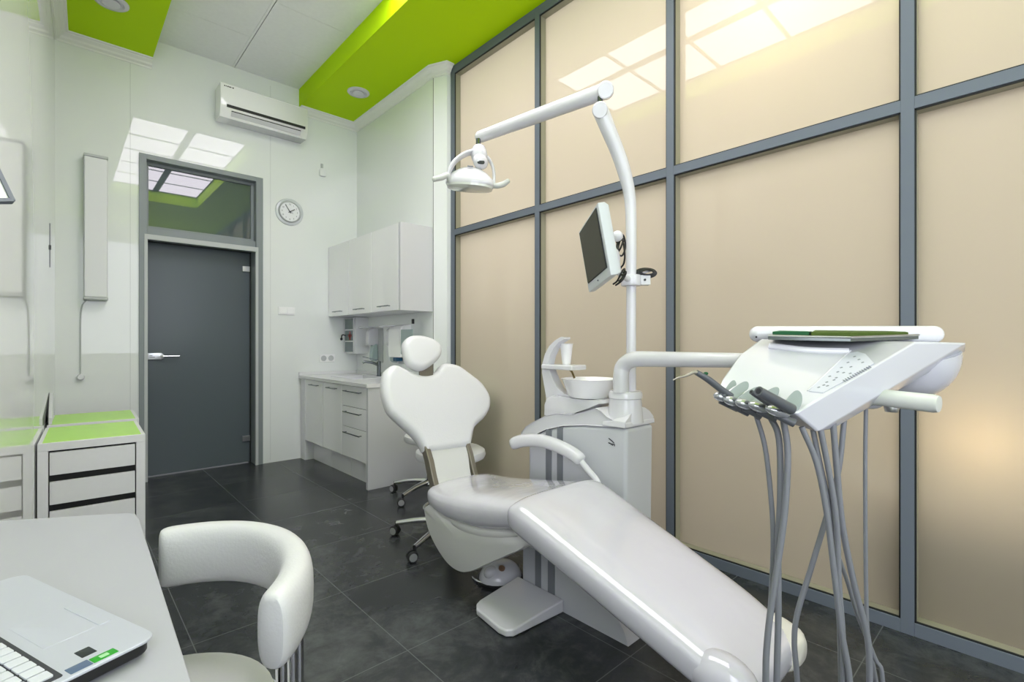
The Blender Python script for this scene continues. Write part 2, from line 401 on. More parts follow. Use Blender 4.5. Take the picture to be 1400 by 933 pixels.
# the corridor behind the frosted glass
b = MB(); b.box(4.6, 4.7, -2.6, 5.2, 0, 4.1); b.box(XG + .1, 4.7, 5.1, 5.2, 0, 4.1); b.box(XG + .1, 4.7, -2.6, -2.5, 0, 4.1)
b.build('wall_corridor', 'wallmat', kind='structure')
MB().box(2.66, 4.7, -2.6, 5.2, 3.9, 4.1).build('ceiling_corridor', 'wallmat', kind='structure')

cb = thing('corridor_light_blocker', (2.9, -.4, 0), 'dark grey-green low box added to dim the light behind the frosted glass, bottom right', 'occluder')  # invented box, added close to the glass to block corridor light
MB().box(2.705, 3.2, -1.6, .56, .06, .55).build('body', mat('blocker_grey_green', (90, 112, 112), .6), cb, bevel=.02)
MB().box(2.80, 3.16, -1.56, .56, 0, .06).build('plinth', 'dgap', cb)
cb = thing('corridor_tint_block', (2.9, 3.25, 0), 'green block added to dim and tint the light behind the frosted glass beside the stools', 'tint_block')  # invented green block, added to darken and tint this part of the glass
MB().box(2.685, 3.2, 2.98, 3.52, .12, .50).build('seat', mat('tint_block_green', (60, 170, 120), .6), cb, bevel=.05)
MB().box(2.685, 2.81, 2.98, 3.52, .5, .84).build('backrest', bpy.data.materials['tint_block_green'], cb, bevel=.04)
for x in (2.75, 3.15):
    for y in (3.04, 3.46): MB().box(x - .02, x + .02, y - .02, y + .02, 0, .12).build('leg', 'black', cb)

# ------------------------------------------------------------ door
door = bpy.data.objects.new('door_1', None); door.location = (.99, 5.4, 0); C.objects.link(door); door['kind'] = 'structure'
f = MB(); f.box(.50, .553, 5.275, 5.56, 0, 2.845); f.box(1.425, 1.487, 5.275, 5.56, 0, 2.845); f.box(.553, 1.425, 5.275, 5.56, 2.80, 2.845)
f.box(.553, 1.425, 5.30, 5.56, 2.12, 2.215); f.build('door_frame', 'dframe', door, bevel=.002)
f = MB(); f.box(.535, 1.443, 5.268, 5.30, 2.105, 2.15); f.box(.535, .56, 5.268, 5.30, 0, 2.105); f.box(1.418, 1.443, 5.268, 5.30, 0, 2.105)
f.build('architrave', 'tbar', door, bevel=.002)
leaf = MB(); leaf.box(.566, 1.412, 5.46, 5.472, .008, 2.112); leaf = leaf.build('door_leaf', 'door', door, bevel=.001)
s_ = MB(); s_.box(.553, .566, 5.455, 5.50, 0, 2.12); s_.box(1.412, 1.425, 5.455, 5.50, 0, 2.12); s_.box(.553, 1.425, 5.455, 5.50, 2.112, 2.12); s_.build('door_seal', 'seal', door)
MB().box(.553, 1.425, 5.38, 5.388, 2.215, 2.80).build('transom_pane', 'transom', door)
f = MB(); f.box(.553, .575, 5.36, 5.40, 2.215, 2.80); f.box(1.40, 1.425, 5.36, 5.40, 2.215, 2.80); f.box(.575, 1.40, 5.36, 5.40, 2.215, 2.24); f.box(.575, 1.40, 5.36, 5.40, 2.775, 2.80)
f.build('transom_bead', 'dframe', door, bevel=.001)
zl = 1.085
f = MB(); f.slab([(.573, zl - .03), (.68, zl - .03), (.70, zl - .01), (.70, zl + .01), (.68, zl + .03), (.573, zl + .03)], (0, 5.44, 0), (1, 0, 0), (0, 0, 1), .02, .003); lp = f.build('lock_plate', 'steel', leaf)
f = MB(); f.lathe([(.012, 0), (.012, .035)], (.675, 5.44, zl), (0, -1, 0)); f.tube([(.675, 5.41, zl), (.69, 5.405, zl), (.81, 5.405, zl)], .0085); f.build('handle', 'chrome', leaf)
f = MB(); f.box(.59, .612, 5.4385, 5.44, zl + .003, zl + .008); f.box(.59, .63, 5.4385, 5.44, zl - .009, zl - .004); f.build('lock_engraving', 'ink', lp)
for z in (1.95, .245):
    f = MB(); f.box(1.345, 1.412, 5.442, 5.49, z - .028, z + .028); f.build('hinge', 'steel', leaf, bevel=.004)

# ------------------------------------------------------------ items on the back wall
ac = thing('air_conditioner', (1.5, 5.19, 3.35), 'white split air conditioner high on the back wall above the clock', 'air conditioner')
def xz(px, py, y): p = PY(px, py, y); return p.x, p.z
ax0 = 1.073; ax1 = PY(421, 152, 5.08).x; zt = PY(302, 111, 5.08).z; zb = PY(302, 158, 5.1).z
g = MB(); prof = [(5.29, zb + .01), (5.12, zb + .0), (5.085, zb + .06), (5.075, zb + .1), (5.075, zt - .01), (5.085, zt), (5.29, zt)]
g.rings([[(x, y, z) for y, z in prof] for x in (ax0, ax0 + .004, ax1 - .004, ax1)]); g.build('casing', 'lacquer', ac, bevel=.004)
g = MB(); g.box(ax0 + .05, ax1 - .03, 5.066, 5.09, zb + .086, zb + .108); g.build('air_slot', 'black', ac)
def acp(z): return 5.12 - .035 * (z - zb) / .06 - .004
g = MB(); z0, z1 = zb + .02, zb + .055
g.add([(x, acp(z) - e, z) for e in (0, .004) for x, z in ((ax0 + .09, z0), (ax1 - .07, z0), (ax1 - .07, z1), (ax0 + .09, z1))], [(0, 1, 2, 3), (7, 6, 5, 4), (0, 4, 5, 1), (1, 5, 6, 2), (2, 6, 7, 3), (3, 7, 4, 0)]); g.build('louvre', 'white', ac)
g = MB(); z0, z1 = zb + .0555, zb + .0615
g.add([(x, acp(z) - e, z) for e in (0, .005) for x, z in ((ax0 + .09, z0), (ax1 - .07, z0), (ax1 - .07, z1), (ax0 + .09, z1))], [(0, 1, 2, 3), (7, 6, 5, 4), (0, 4, 5, 1), (1, 5, 6, 2), (2, 6, 7, 3), (3, 7, 4, 0)]); g.build('louvre_gap', 'black', ac)
g = MB()
for k, w in enumerate((.009, .007, .010, .012, .006, .012)): g.box(ax0 + .028 + k * .0135, ax0 + .028 + k * .0135 + w, 5.0735, 5.076, zt - .036, zt - .026)
g.build('maker_mark', 'ink', ac)

ck = thing('wall_clock', (1.745, 5.28, 2.42), 'round white wall clock with pale outer ring right of the door', 'clock')
cc = Vector((1.742, YB, 2.557)); A = (0, -1, 0)
MB().lathe([(.0, 0), (.137, 0), (.137, .012), (.128, .018), (.112, .018), (.112, .006)], cc, A, 48).build('outer_ring', 'ring', ck)
MB().lathe([(0, .004), (.108, .004), (.108, .026), (.102, .032), (.097, .03), (.097, .016)], cc, A, 48).build('bezel', 'tbar', ck)
MB().lathe([(0, .01), (.098, .01), (.098, .02), (0, .02)], cc, A, 48).build('dial', 'face', ck)
for hnum in range(1, 13):
    a = math.radians(30 * hnum); text('numeral', str(hnum), .022, cc + Vector((math.sin(a) * .076, -.0205, math.cos(a) * .076)), (1, 0, 0), (0, 0, 1), 'ink' if hnum % 3 == 0 else 'inkg', ck)
def hand(name, deg, ln, w, y):
    a = math.radians(deg); d = Vector((math.sin(a), 0, math.cos(a))); g = MB(); c0 = cc + Vector((0, y, 0)); g.bar(c0 - d * .018, c0 + d * ln, w, .0015, (0, 1, 0)); g.build(name, 'ink', ck)
hand('minute_hand', -34, .082, .006, -.024); hand('hour_hand', 57, .055, .007, -.026); hand('second_hand', 120, .035, .002, -.028)
MB().lathe([(.007, .018), (.007, .031), (0, .031)], cc, A, 16).build('hand_boss', 'ink', ck)

hb = thing('ultraviolet_air_steriliser', (.214, 5.22, 1.56), 'tall narrow white wall box with a cable below, left of the door', 'air steriliser')
MB().box(.142, .286, 5.18, 5.285, 1.575, 2.70).build('body', 'offwhite', hb, bevel=.008)
for z in (2.70, 1.553): MB().box(.138, .29, 5.176, 5.288, z, z + .022).build('end_cap', 'tbar', hb, bevel=.005)
g = MB(); g.tube([(.16, 5.27, 1.56), (.125, 5.283, 1.45), (.122, 5.284, .95)], .005); g.build('cable', 'tbar', hb)
MB().lathe([(.022, 0), (.024, .03), (.018, .045), (0, .045)], (.122, YB, .93), A).build('plug', 'offwhite', hb)

sn = PY(440, 235, YB); s0 = thing('motion_sensor', sn - Vector((0, 0, .05)), 'small white sensor on the back wall above the cabinets', 'sensor')
MB().slab(smooth_closed([(-.028, -.05), (.028, -.05), (.032, 0), (.022, .03), (-.022, .03), (-.032, 0)]), sn - Vector((0, .03, 0)), (1, 0, 0), (0, 0, 1), .03, .01).build('housing', 'offwhite', s0)
MB().box(sn.x - .012, sn.x + .012, YB - .012, YB - .001, sn.z + .03, sn.z + .085).build('bracket', 'tbar', s0, bevel=.003)
q0, q1 = PY(380, 420, YB), PY(403, 431, YB)
s0 = thing('light_switch', ((q0.x + q1.x) / 2, YB - .01, q1.z), 'white double switch plate on the back wall below the clock', 'light switch')
MB().box(q0.x, q1.x, YB - .011, YB, 1.495, 1.575).build('plate', 'lacquer', s0, bevel=.003)
for k in range(2):
    xx = q0.x + .012 + k * .075; MB().box(xx, xx + .068, YB - .016, YB - .01, 1.506, 1.564).build('rocker', 'lacquer', s0, bevel=.002)
sx = PY(447, 490, YB)
s0 = thing('double_socket', (sx.x, YB - .01, sx.z - .04), 'white double power socket on the back wall above the worktop', 'socket')
MB().box(sx.x - .082, sx.x + .082, YB - .011, YB, sx.z - .042, sx.z + .042).build('plate', 'lacquer', s0, bevel=.003)
for k in (-1, 1):
    c0 = Vector((sx.x + k * .04, YB - .011, sx.z)); MB().lathe([(.03, .002), (.028, .004), (.021, .0), (.02, -.006), (0, -.006)], c0, A).build('socket_insert', 'tbar', s0)
    g = MB(); g.lathe([(.0035, .0), (.0035, .002)], c0 + Vector((-.009, .0055, 0)), A, 8); g.lathe([(.0035, 0), (.0035, .002)], c0 + Vector((.009, .0055, 0)), A, 8); g.build('socket_hole', 'ink', s0)

# round ceiling vents in the soffits
def vent(c0, label):
    v = thing('ceiling_vent', (c0.x, c0.y, ZS), label, 'vent', 'round vents in the green soffits')
    c0 = Vector((c0.x, c0.y, ZS)); D = (0, 0, -1)
    MB().lathe([(.066, -.0), (.105, 0), (.105, .006), (.098, .013), (.078, .016), (.068, .006)], c0, D, 40).build('rim', 'white', v)
    MB().lathe([(0, .0005), (.07, .0005), (.07, .002), (0, .002)], c0, D, 32).build('throat', 'dgap', v)
    MB().lathe([(0, .006), (.05, .008), (.056, .014), (.052, .022), (0, .028)], c0, D, 32).build('disc', 'white', v); return v
vent(P(490, 126, 4.825), 'round white vent in the green soffit above the cabinets')
vent(P(152, 0, 3.547), 'round white vent in the green soffit at top left')

# ------------------------------------------------------------ cabinets
XF = 1.854
G1 = 'base cabinets under the worktop'
def handle_bar(p, a, b, off, r=.005):
    a, b, off = Vector(a), Vector(b), Vector(off); d = (b - a).normalized(); g = MB()
    g.tube([a - d * .015, b + d * .015], r, 10, smooth=False)
    for q in (a, b): g.tube([q, q - off], r * .85, 8, smooth=False)
    return g.build('handle', 'dchrome', p)
def basecab(y0, y1, label, drawers):
    c_ = thing('base_cabinet', ((XF + 2.45) / 2, (y0 + y1) / 2, 0), label, 'cabinet', G1)
    g = MB(); g.box(XF + .02, 2.47, y0, y1, .21, .835); g.build('body', 'laminate', c_)
    g = MB(); g.box(XF + .09, XF + .105, y0, y1, .0, .21); g.build('plinth', 'lacquer', c_)
    if drawers:
        for z0, z1 in ((.655, .832), (.475, .65), (.21, .47)):
            d = MB().box(XF, XF + .019, y0 + .002, y1 - .002, z0, z1).build('drawer', 'lacquer', c_, bevel=.002)
            zh = z1 - .045; handle_bar(d, (XF - .028, y0 + .09, zh), (XF - .028, y1 - .10, zh), (-.028, 0, 0))
    else:
        d = MB().box(XF, XF + .019, y0 + .002, y1 - .002, .21, .832).build('door', 'lacquer', c_, bevel=.002)
        handle_bar(d, (XF - .028, y0 + .1, .79), (XF - .028, y0 + .27, .79), (-.028, 0, 0))
basecab(4.70, 5.16, 'white base cabinet with one door, nearest the back wall', 0)
basecab(4.27, 4.695, 'white base cabinet with one door, beside the drawer cabinet', 0)
basecab(3.785, 4.265, 'white base cabinet with three drawers at the worktop end', 1)
tag(MB().box(XF - .004, 2.47, 3.745, 3.78, 0, .838).build('end_panel', 'sidep', None, bevel=.0015), 'white end panel closing the base cabinets towards the dental chair', 'panel')
tag(MB().box(XF + .0, XF + .4, 5.165, 5.285, .0, .836).build('filler_panel', 'laminate', None, bevel=.002), 'narrow white filler panel between base cabinets and back wall', 'panel')
wt = thing('worktop', (2.2, 4.5, .838), 'white worktop with inset basin on the base cabinets', 'worktop')
SX0, SX1, SY0, SY1 = 2.0, 2.34, 4.35, 4.85
g = MB(); x0 = XF - .02
g.box(x0, SX0, 3.735, 5.285, .838, .868); g.box(SX1, 2.475, 3.735, 5.285, .838, .868); g.box(SX0, SX1, 3.735, SY0, .838, .868); g.box(SX0, SX1, SY1, 5.285, .838, .868)
g.build('slab', 'worktop', wt)
g = MB(); g.box(SX0, SX1, SY0, SY1, .70, .71); g.box(SX0 - .01, SX0 + .004, SY0, SY1, .70, .872); g.box(SX1 - .004, SX1 + .01, SY0, SY1, .70, .872); g.box(SX0, SX1, SY0 - .01, SY0 + .004, .7, .872); g.box(SX0, SX1, SY1 - .004, SY1 + .01, .7, .872)
g.build('basin', 'white', wt, bevel=.002)
g = MB(); g.box(2.455, 2.475, 3.735, 5.285, .868, .90); g.box(x0, 2.455, 5.265, 5.285, .868, .90); g.build('upstand', 'worktop', wt, bevel=.003)
fx = Vector((2.39, 4.60, .868))
fa = thing('tap', fx, 'chrome mixer tap with angled spout at the worktop basin', 'tap')
g = MB(); g.lathe([(.026, 0), (.026, .008), (.021, .014), (.02, .12), (.022, .15), (0, .155)], fx); g.build('body', 'dchrome', fa)
g = MB(); g.tube([fx + Vector((0, 0, .11)), fx + Vector((-.06, .0, .135)), fx + Vector((-.14, .02, .15)), fx + Vector((-.165, .025, .135))], [.016, .014, .012, .011]); g.build('spout', 'dchrome', fa)
g = MB(); g.bar(fx + Vector((0, 0, .16)), fx + Vector((-.15, .06, .2)), .022, .008); g.build('lever', 'dchrome', fa, bevel=.003)
# wall cabinets
XW = 2.15
for i, (y0, y1, lb) in enumerate(((4.785, 5.285, 'white wall cabinet against the back wall'), (4.285, 4.78, 'white wall cabinet in the middle of three'), (3.79, 4.28, 'white wall cabinet at the end nearest the dental chair'))):
    c_ = thing('wall_cabinet', (2.3, (y0 + y1) / 2, 1.49), lb, 'cabinet', 'wall cabinets over the worktop')
    MB().box(XW + .02, XR - .001, y0, y1, 1.49, 2.245).build('body', 'laminate', c_)
    d = MB().box(XW, XW + .019, y0 + .0015, y1 - .0015, 1.492, 2.245).build('door', 'lacquer', c_, bevel=.0015)
    ym = (y0 + y1) / 2 - .03; handle_bar(d, (XW - .028, ym - .07, 1.535), (XW - .028, ym + .1, 1.535), (-.028, 0, 0))
tag(MB().box(XW, XR - .001, 3.752, 3.787, 1.488, 2.249).build('side_panel', 'sidep', None, bevel=.0015), 'white side panel closing the wall cabinets at their near end', 'panel')
# things between worktop and wall cabinets
g0 = thing('first_aid_cabinet', (2.41, 5.15, 1.08), 'small white wall cabinet with smoked glass door and red cross', 'cabinet')
ya, yb_ = 5.01, 5.27; xa = 2.335
g = MB(); g.box(xa, XR - .001, ya, yb_, 1.09, 1.485); g.build('body', 'offwhite', g0, bevel=.003)
d = MB(); d.box(xa - .012, xa - .002, ya + .03, yb_ - .01, 1.11, 1.47); d = d.build('glass_door', 'cabglass', g0)
g = MB(); 
for z in (1.225, 1.35): g.box(xa - .015, xa - .011, ya + .03, yb_ - .01, z - .006, z + .006)
for y in (ya + .026, yb_ - .012): g.box(xa - .015, xa - .001, y, y + .014, 1.10, 1.48)
g.build('door_trim', 'white', g0)
g = MB(); yc, zc = 5.13, 1.285; g.box(xa - .0145, xa - .0115, yc - .012, yc + .012, zc - .045, zc + .045); g.box(xa - .0145, xa - .0115, yc - .04, yc + .04, zc - .014, zc + .014); g.build('cross', 'red', g0)
g = MB(); g.tube([(xa - .012, 5.24, 1.29), (xa - .05, 5.24, 1.295), (xa - .06, 5.24, 1.26)], .006); g.ellipsoid((xa - .06, 5.24, 1.25), .014, .014, .016); g.build('lock_key', 'ink', g0)
def dispenser(yc, lb, blue):
    t = thing('soap_dispenser', (2.43, yc, 1.0), lb, 'dispenser', 'elbow-lever soap dispensers over the basin')
    MB().box(2.465, XR - .001, yc - .05, yc + .05, 1.0, 1.36).build('back_plate', 'tbar', t, bevel=.004)
    g = MB(); g.slab(smooth_closed([(2.36, 1.19), (2.36, 1.30), (2.38, 1.345), (2.465, 1.36), (2.465, 1.18), (2.40, 1.185)]), (0, yc + .04, 0), (1, 0, 0), (0, 0, 1), .08, .01); g.build('pump_housing', 'white', t)
    g = MB(); g.bar((2.44, yc, 1.375), (2.25, yc + .0, 1.365), .03, .012); g.ellipsoid((2.25, yc, 1.362), .03, .022, .012); g.build('elbow_lever', 'white', t, bevel=.003)
    bt = MB(); bt.slab(smooth_closed([(2.40, 1.03), (2.40, 1.15), (2.42, 1.185), (2.455, 1.19), (2.46, 1.03)]), (0, yc + .035, 0), (1, 0, 0), (0, 0, 1), .07, .012); bt = bt.build('bottle', 'bottle', t)
    if blue: 
        MB().box(2.396, 2.462, yc - .037, yc + .037, 1.028, 1.065).build('liquid', 'liquid', bt, bevel=.006)
        MB().box(2.3955, 2.40, yc - .02, yc + .02, 1.09, 1.15).build('bottle_label', 'face', bt)
        MB().box(2.395, 2.40, yc - .02, yc + .02, 1.085, 1.105).build('label_band', 'red', bt)
dispenser(4.72, 'white soap dispenser with a clear bottle behind the tap', 0)
dispenser(4.29, 'white dispenser with a blue-based bottle beside the towel box', 1)
g0 = thing('paper_towel_dispenser', (2.41, 3.99, 1.06), 'white wall-mounted paper towel box behind the headrest', 'dispenser')
g = MB(); g.slab([(XR - .001, 1.07), (2.355, 1.07), (2.355, 1.33), (2.37, 1.36), (2.40, 1.375), (XR - .001, 1.385)], (0, 4.11, 0), (1, 0, 0), (0, 0, 1), .24, .012); g.build('body', 'lacquer', g0)
g = MB(); g.box(2.350, 2.357, 3.885, 4.095, 1.10, 1.33); g.build('front_plate', 'bottle', g0, bevel=.002)
g = MB(); g.box(2.42, 2.44, 4.0, 4.022, 1.385, 1.43); g.build('lock', 'ink', g0, bevel=.003)

# ------------------------------------------------------------ drawer units against the left wall
def drawer_unit(xl, yf, w, dep, h, label):
    # rotated with the wall
    t = thing('drawer_unit', (xl, yf, 0), label, 'drawer unit', 'white drawer units with lime tops')
    R = Matrix.Rotation(-math.atan(SK), 4, 'Z'); Tm = Matrix.Translation((xl, yf, 0)) @ R
    def bx(g, *a): return g.box(*a, R=Tm)
    g = MB(); bx(g, 0, .04, 0, dep, 0, h - .04); bx(g, w - .04, w, 0, dep, 0, h - .04); bx(g, .04, w - .04, dep - .01, dep, .02, h - .04); g.build('side_panels', 'laminate', t, bevel=.001)
    g = MB(); bx(g, 0, w, 0, dep, h - .04, h); top = g.build('top_frame', 'laminate', t, bevel=.002)
    g = MB(); bx(g, .018, w - .018, .018, dep - .018, h, h + .0015); g.build('lime_inlay', 'mint', t)
    g = MB(); bx(g, .042, w - .042, .03, .06, .03, h - .042); g.build('dark_interior', 'dgap', t)
    z = h - .05
    for k in range(5):
        g = MB(); bx(g, .045, w - .045, .004, .026, z - .114, z); g.build('drawer', 'laminate', t, bevel=.0012); z -= .149
        if z < .12: break
    g = MB(); bx(g, .045, w - .045, .004, .02, .0, .03); g.build('plinth', 'laminate', t)
drawer_unit(-.0835, 3.385, .431, .63, .70, 'white drawer unit with lime green top, nearer the desk')
drawer_unit(-.060, 4.12, .449, .57, .70, 'white drawer unit with lime green top, further back against the left wall')
# tablet-like folder leaning on the wall, cable clips
fo_ = thing('folder', (-.045, 4.3, .7015), 'thin white folder with black edge leaning on the left wall on the rear drawer unit', 'folder')
def tri(x0, x1, pts, name, m):
    n = len(pts); g = MB(); g.v = [Vector((x, y, z)) for x in (x0, x1) for y, z in pts]; g.f = [tuple(range(n)), tuple(reversed(range(n, 2 * n)))] + [(i, (i + 1) % n, n + (i + 1) % n, n + i) for i in range(n)]; g.build(name, m, fo_)
tri(-.052, -.036, [(4.15, .702), (4.62, .702), (4.62, .86), (4.50, .86), (4.15, .74)], 'cover', 'laminate')
tri(-.057, -.0525, [(4.13, .702), (4.64, .702), (4.64, .875), (4.50, .875), (4.13, .75)], 'edge', 'black')
rod = thing('cable_conduit', (wx(4.6), 4.6, 1.72), 'slim dark cable strip on the left wall beside the corner', 'cable')
g = MB(); g.box(wx(4.6), wx(4.6) + .003, 4.59, 4.60, 1.72, 2.02); g.build('strip', 'inkg', rod)
g = MB(); g.box(wx(4.6), wx(4.6) + .006, 4.585, 4.605, 1.84, 1.87); g.build('clip', 'ink', rod)
# grey framed mirror whose corner just enters at the left edge
mr = thing('wall_panel', P(16, 276, 1.36), 'corner of a grey-framed pale panel at the left picture edge', 'framed panel')
qa = [P(16, 275, 1.36), P(-12, 217, 1.40), P(-90, 215, 1.25), P(-110, 276, 1.15)]
nq = (qa[1] - qa[0]).cross(qa[3] - qa[0]).normalized()
for i in range(4): g = MB(); g.bar(qa[i], qa[(i + 1) % 4], .012, .012, nq); g.build('frame_bar', 'frame', mr)
g = MB(); g.rings([[p + nq * .002 for p in qa], [p - nq * .002 for p in qa]]); g.build('pane', 'offwhite', mr)
g = MB(); g.bar(qa[0] * .5 + qa[1] * .5, Vector((wx(2.05), 2.05, 1.66)), .012, .012); g.build('wall_bracket', 'frame', mr)

# ------------------------------------------------------------ desk, laptop, chair
dk = thing('desk', (-.2, 1.0, 0), 'white desk with an angled end in the near left corner', 'desk')
out = [(-.6, .2), (.112, .2), (.129, .77), (.150, 1.58), (.147, 1.63), (.132, 1.655), (-.113, 1.80), (-.33, 1.93), (-.6, 1.93)]
g = MB(); g.slab(out, (0, 0, .75), (1, 0, 0), (0, 1, 0), .028, .003); g.build('top', 'desk', dk)
g = MB(); g.box(-.58, .05, .3, .325, 0, .722); g.box(-.58, -.15, 1.78, 1.805, 0, .722); g.box(-.58, -.56, .325, 1.78, .3, .722); g.build('leg_panels', 'laminate', dk, bevel=.001)
# laptop
lc = P(222, 870, .714 * 1.0); zt_ = .785
cor = Vector((.106, .872)); e1 = Vector((-.36, .933)).normalized(); e2 = Vector((-.933, -.36)).normalized()
LW, LD = .43, .29
lp = thing('laptop', (cor.x, cor.y, .75), 'open silver laptop with three stickers on the desk', 'laptop')
def LQ(a, b): return (cor.x + e1.x * a + e2.x * b, cor.y + e1.y * a + e2.y * b)
def rrect(w, h, r, x=0, y=0, k=5):
    o = []
    for cx_, cy_, a0 in ((w - r, h - r, 0), (r, h - r, 90), (r, r, 180), (w - r, r, 270)):
        for i in range(k + 1): a = math.radians(a0 + 90 * i / k); o.append((x + cx_ + r * math.cos(a), y + cy_ + r * math.sin(a)))
    return o
ou = Vector((e1.x, e1.y, 0)); ov = Vector((e2.x, e2.y, 0)); oo = Vector((cor.x, cor.y, 0))
def lap(name, outl, z, th, m, p, a=.001):
    # e1 x e2 points up or down: order the axes so the top faces up
    n = ou.cross(ov)
    if n.z > 0: g = MB().slab(outl, oo + Vector((0, 0, z)), ou, ov, th, a)
    else: g = MB().slab([(y, x) for x, y in outl], oo + Vector((0, 0, z)), ov, ou, th, a)
    return g.build(name, m, p)
base = lap('base', rrect(LW - .01, LD - .01, .02, .005, .005), .774, .018, 'black', lp, .004)
deck = lap('deck', rrect(LW, LD, .022), .7775, .0045, 'lap', lp, .0018)
kb = lap('keyboard_bed', rrect(LW - .03, .125, .004, .012, .105), .7781, .002, 'lapdark', lp, .0004)
for r_ in range(5):
    for k in range(18):
        lap('key', rrect(.0195, .0195, .002, .02 + k * .0222, .112 + r_ * .0222, 2), .7805, .0024, 'keys', kb, .0004)
lap('touchpad', rrect(.11, .060, .003, .105, .031), .7779, .0012, 'lap', deck, .0003)
lap('button_bar', rrect(.11, .017, .004, .105, .010), .7785, .0016, 'lap', deck, .0006)
for (x, y, w, h, m) in ((.034, .060, .023, .017, 'stk1'), (.0065, .047, .016, .028, 'stk2'), (.0065, .076, .018, .024, 'stk3')):
    lap('sticker', rrect(w, h, .001, x, y, 2), .7779, .0010, m, deck, .0002)
lap('sticker_mark', rrect(.008, .010, .001, .0105, .056, 2), .7782, .0010, 'stkw', deck, .0002)
g = MB(); a, b_ = LQ(.0, LD), LQ(LW, LD); nx = ov
n_ = Vector((ov.x, ov.y, 0)) * .06 + Vector((0, 0, .23))
uu = ou; vv = n_.normalized(); g.slab(rrect(LW, .235, .012), oo + ov * (LD - .012) + Vector((0, 0, .785)), uu, vv, .008, .002)
bpy.data  # the lid stands outside the picture to the left, leaning back
lid = g.build('lid', 'lap', lp)
# guest chair
GC = Vector((.125, 1.195, 0))
gc = thing('guest_chair', (GC.x, GC.y, 0), 'white leather tub chair with curved back at the desk', 'chair')
def arcp(deg, r, z): a = math.radians(deg); return Vector((GC.x + r * math.cos(a), GC.y + r * math.sin(a), z))
rg = []; N = 48; tt = [0, .004, .012, .022, .035] + [.05 + .9 * k / (N - 10) for k in range(N - 9)] + [.965, .978, .988, .996, 1]
N = len(tt) - 1
for i, t in enumerate(tt):
    deg = 79 - (79 + 57) * t
    hh = .072; zc = .672; th = .035
    e = min(i, N - i); sc = 1 if e > 4 else (.5, .78, .9, .96, .99)[e]
    a = math.radians(deg); rad = Vector((math.cos(a), math.sin(a), 0))
    c0 = arcp(deg, .285 - .022 * math.sin(math.pi * t), zc + .012 * math.sin(math.pi * t) - .0 * t)
    rg.append(super_ring(c0, th * sc, hh * (sc * .4 + .6), rad, (0, 0, 1), 2.8, 28))
g = MB(); g.rings(rg); g.build('backrest', 'leather', gc)
g = MB(); g.lathe([(0, .40), (.20, .40), (.226, .41), (.232, .43), (.226, .452), (.20, .462), (0, .466)], (GC.x - .0, GC.y, 0), n=48); g.build('seat', 'leather', gc)
for dg in (-30, -39, -48):
    g = MB(); g.tube([arcp(dg, .278, .61), arcp(dg, .278, .45), arcp(dg, .27, .30), arcp(dg, .25, .012)], .0105, k=5); g.build('leg', 'chrome', gc)
for dg in (95, 150, 220):
    g = MB(); g.tube([arcp(dg, .18, .405), arcp(dg, .25, .3), arcp(dg, .27, .012)], .0105, k=5); g.build('leg', 'chrome', gc)
g = MB(); g.tube([arcp(k * 30, .262, .38) for k in range(12)], .009, closed=True); g.build('seat_ring', 'chrome', gc)
g = MB()
for dg in (-36, 66, 150, 220): g.bar(arcp(dg, .0, .40), arcp(dg, .265, .385), .03, .012)
g.build('seat_frame', 'chrome', gc)

# ------------------------------------------------------------ dental chair
dc = thing('dental_chair', (1.62, 1.5, 0), 'large white dental chair with legrest, under the operating light', 'dental chair')
g = MB(); g.rings([[Vector((x, y, z)) for y, z in ((1.12, 0), (1.14, .05), (1.42, .40), (1.72, .40), (1.72, 0))] for x in (1.655, 1.84)])
ped = g.build('pedestal', 'skirt', dc)
g = MB()
for ya, yb_ in ((1.598, 1.635), (1.512, 1.553)): g.box(1.6515, 1.66, ya, yb_, .04, .38)
g.build('stripes', 'stripe', ped)
# footplate: wedge
def hexa(name, top, thn, m, p, bevel):
    g = MB(); g.v = [Vector(t) for t in top] + [Vector((t[0], t[1], zb2)) for t, zb2 in zip(top, thn)]
    n = len(top); g.f = [tuple(range(n)), tuple(reversed(range(n, 2 * n)))] + [(i, (i + 1) % n, n + (i + 1) % n, n + i) for i in range(n)]
    return g.build(name, m, p, bevel=bevel, seg=4)
hexa('footplate', [(1.653, 1.455, .060), (1.653, 1.752, .062), (1.40, 1.738, .040), (1.372, 1.728, .036), (1.350, 1.70, .032), (1.330, 1.53, .030), (1.336, 1.49, .032), (1.36, 1.470, .034)], [.002] * 8, 'white', dc, .008)
# seat cushion
cx_ = 1.59
def seat_rings(tab, e=3.2, grow=0):
    r = []
    for y, xa, xb, z0, z1 in tab: r.append(super_ring(((xa + xb) / 2, y, (z0 + z1) / 2), (xb - xa) / 2 + grow, (z1 - z0) / 2 + grow, (1, 0, 0), (0, 0, 1), e, 44))
    return r
def loft_tab(tab, k=4):
    q = smooth_path([Vector(t[:3]) for t in tab], k); q2 = smooth_path([Vector((t[3], t[4], 0)) for t in tab], k)
    return [(a.x, a.y, a.z, b.x, b.y) for a, b in zip(q, q2)]
tab = [(2.19, 1.48, 1.72, .40, .44), (2.175, 1.42, 1.78, .375, .465), (2.13, 1.375, 1.83, .355, .475), (2.0, 1.345, 1.855, .345, .482), (1.85, 1.335, 1.865, .345, .503), (1.7, 1.335, 1.865, .36, .528), (1.55, 1.33, 1.865, .40, .552), (1.44, 1.33, 1.86, .43, .570), (1.40, 1.33, 1.86, .43, .568)]
MB().rings(seat_rings(loft_tab(tab, 3))).build('seat', 'film', dc, sharp=60)
tl_ = [(1.47, 1.325, 1.865, .445, .56), (1.44, 1.31, 1.875, .43, .575), (1.38, 1.305, 1.875, .412, .572)]
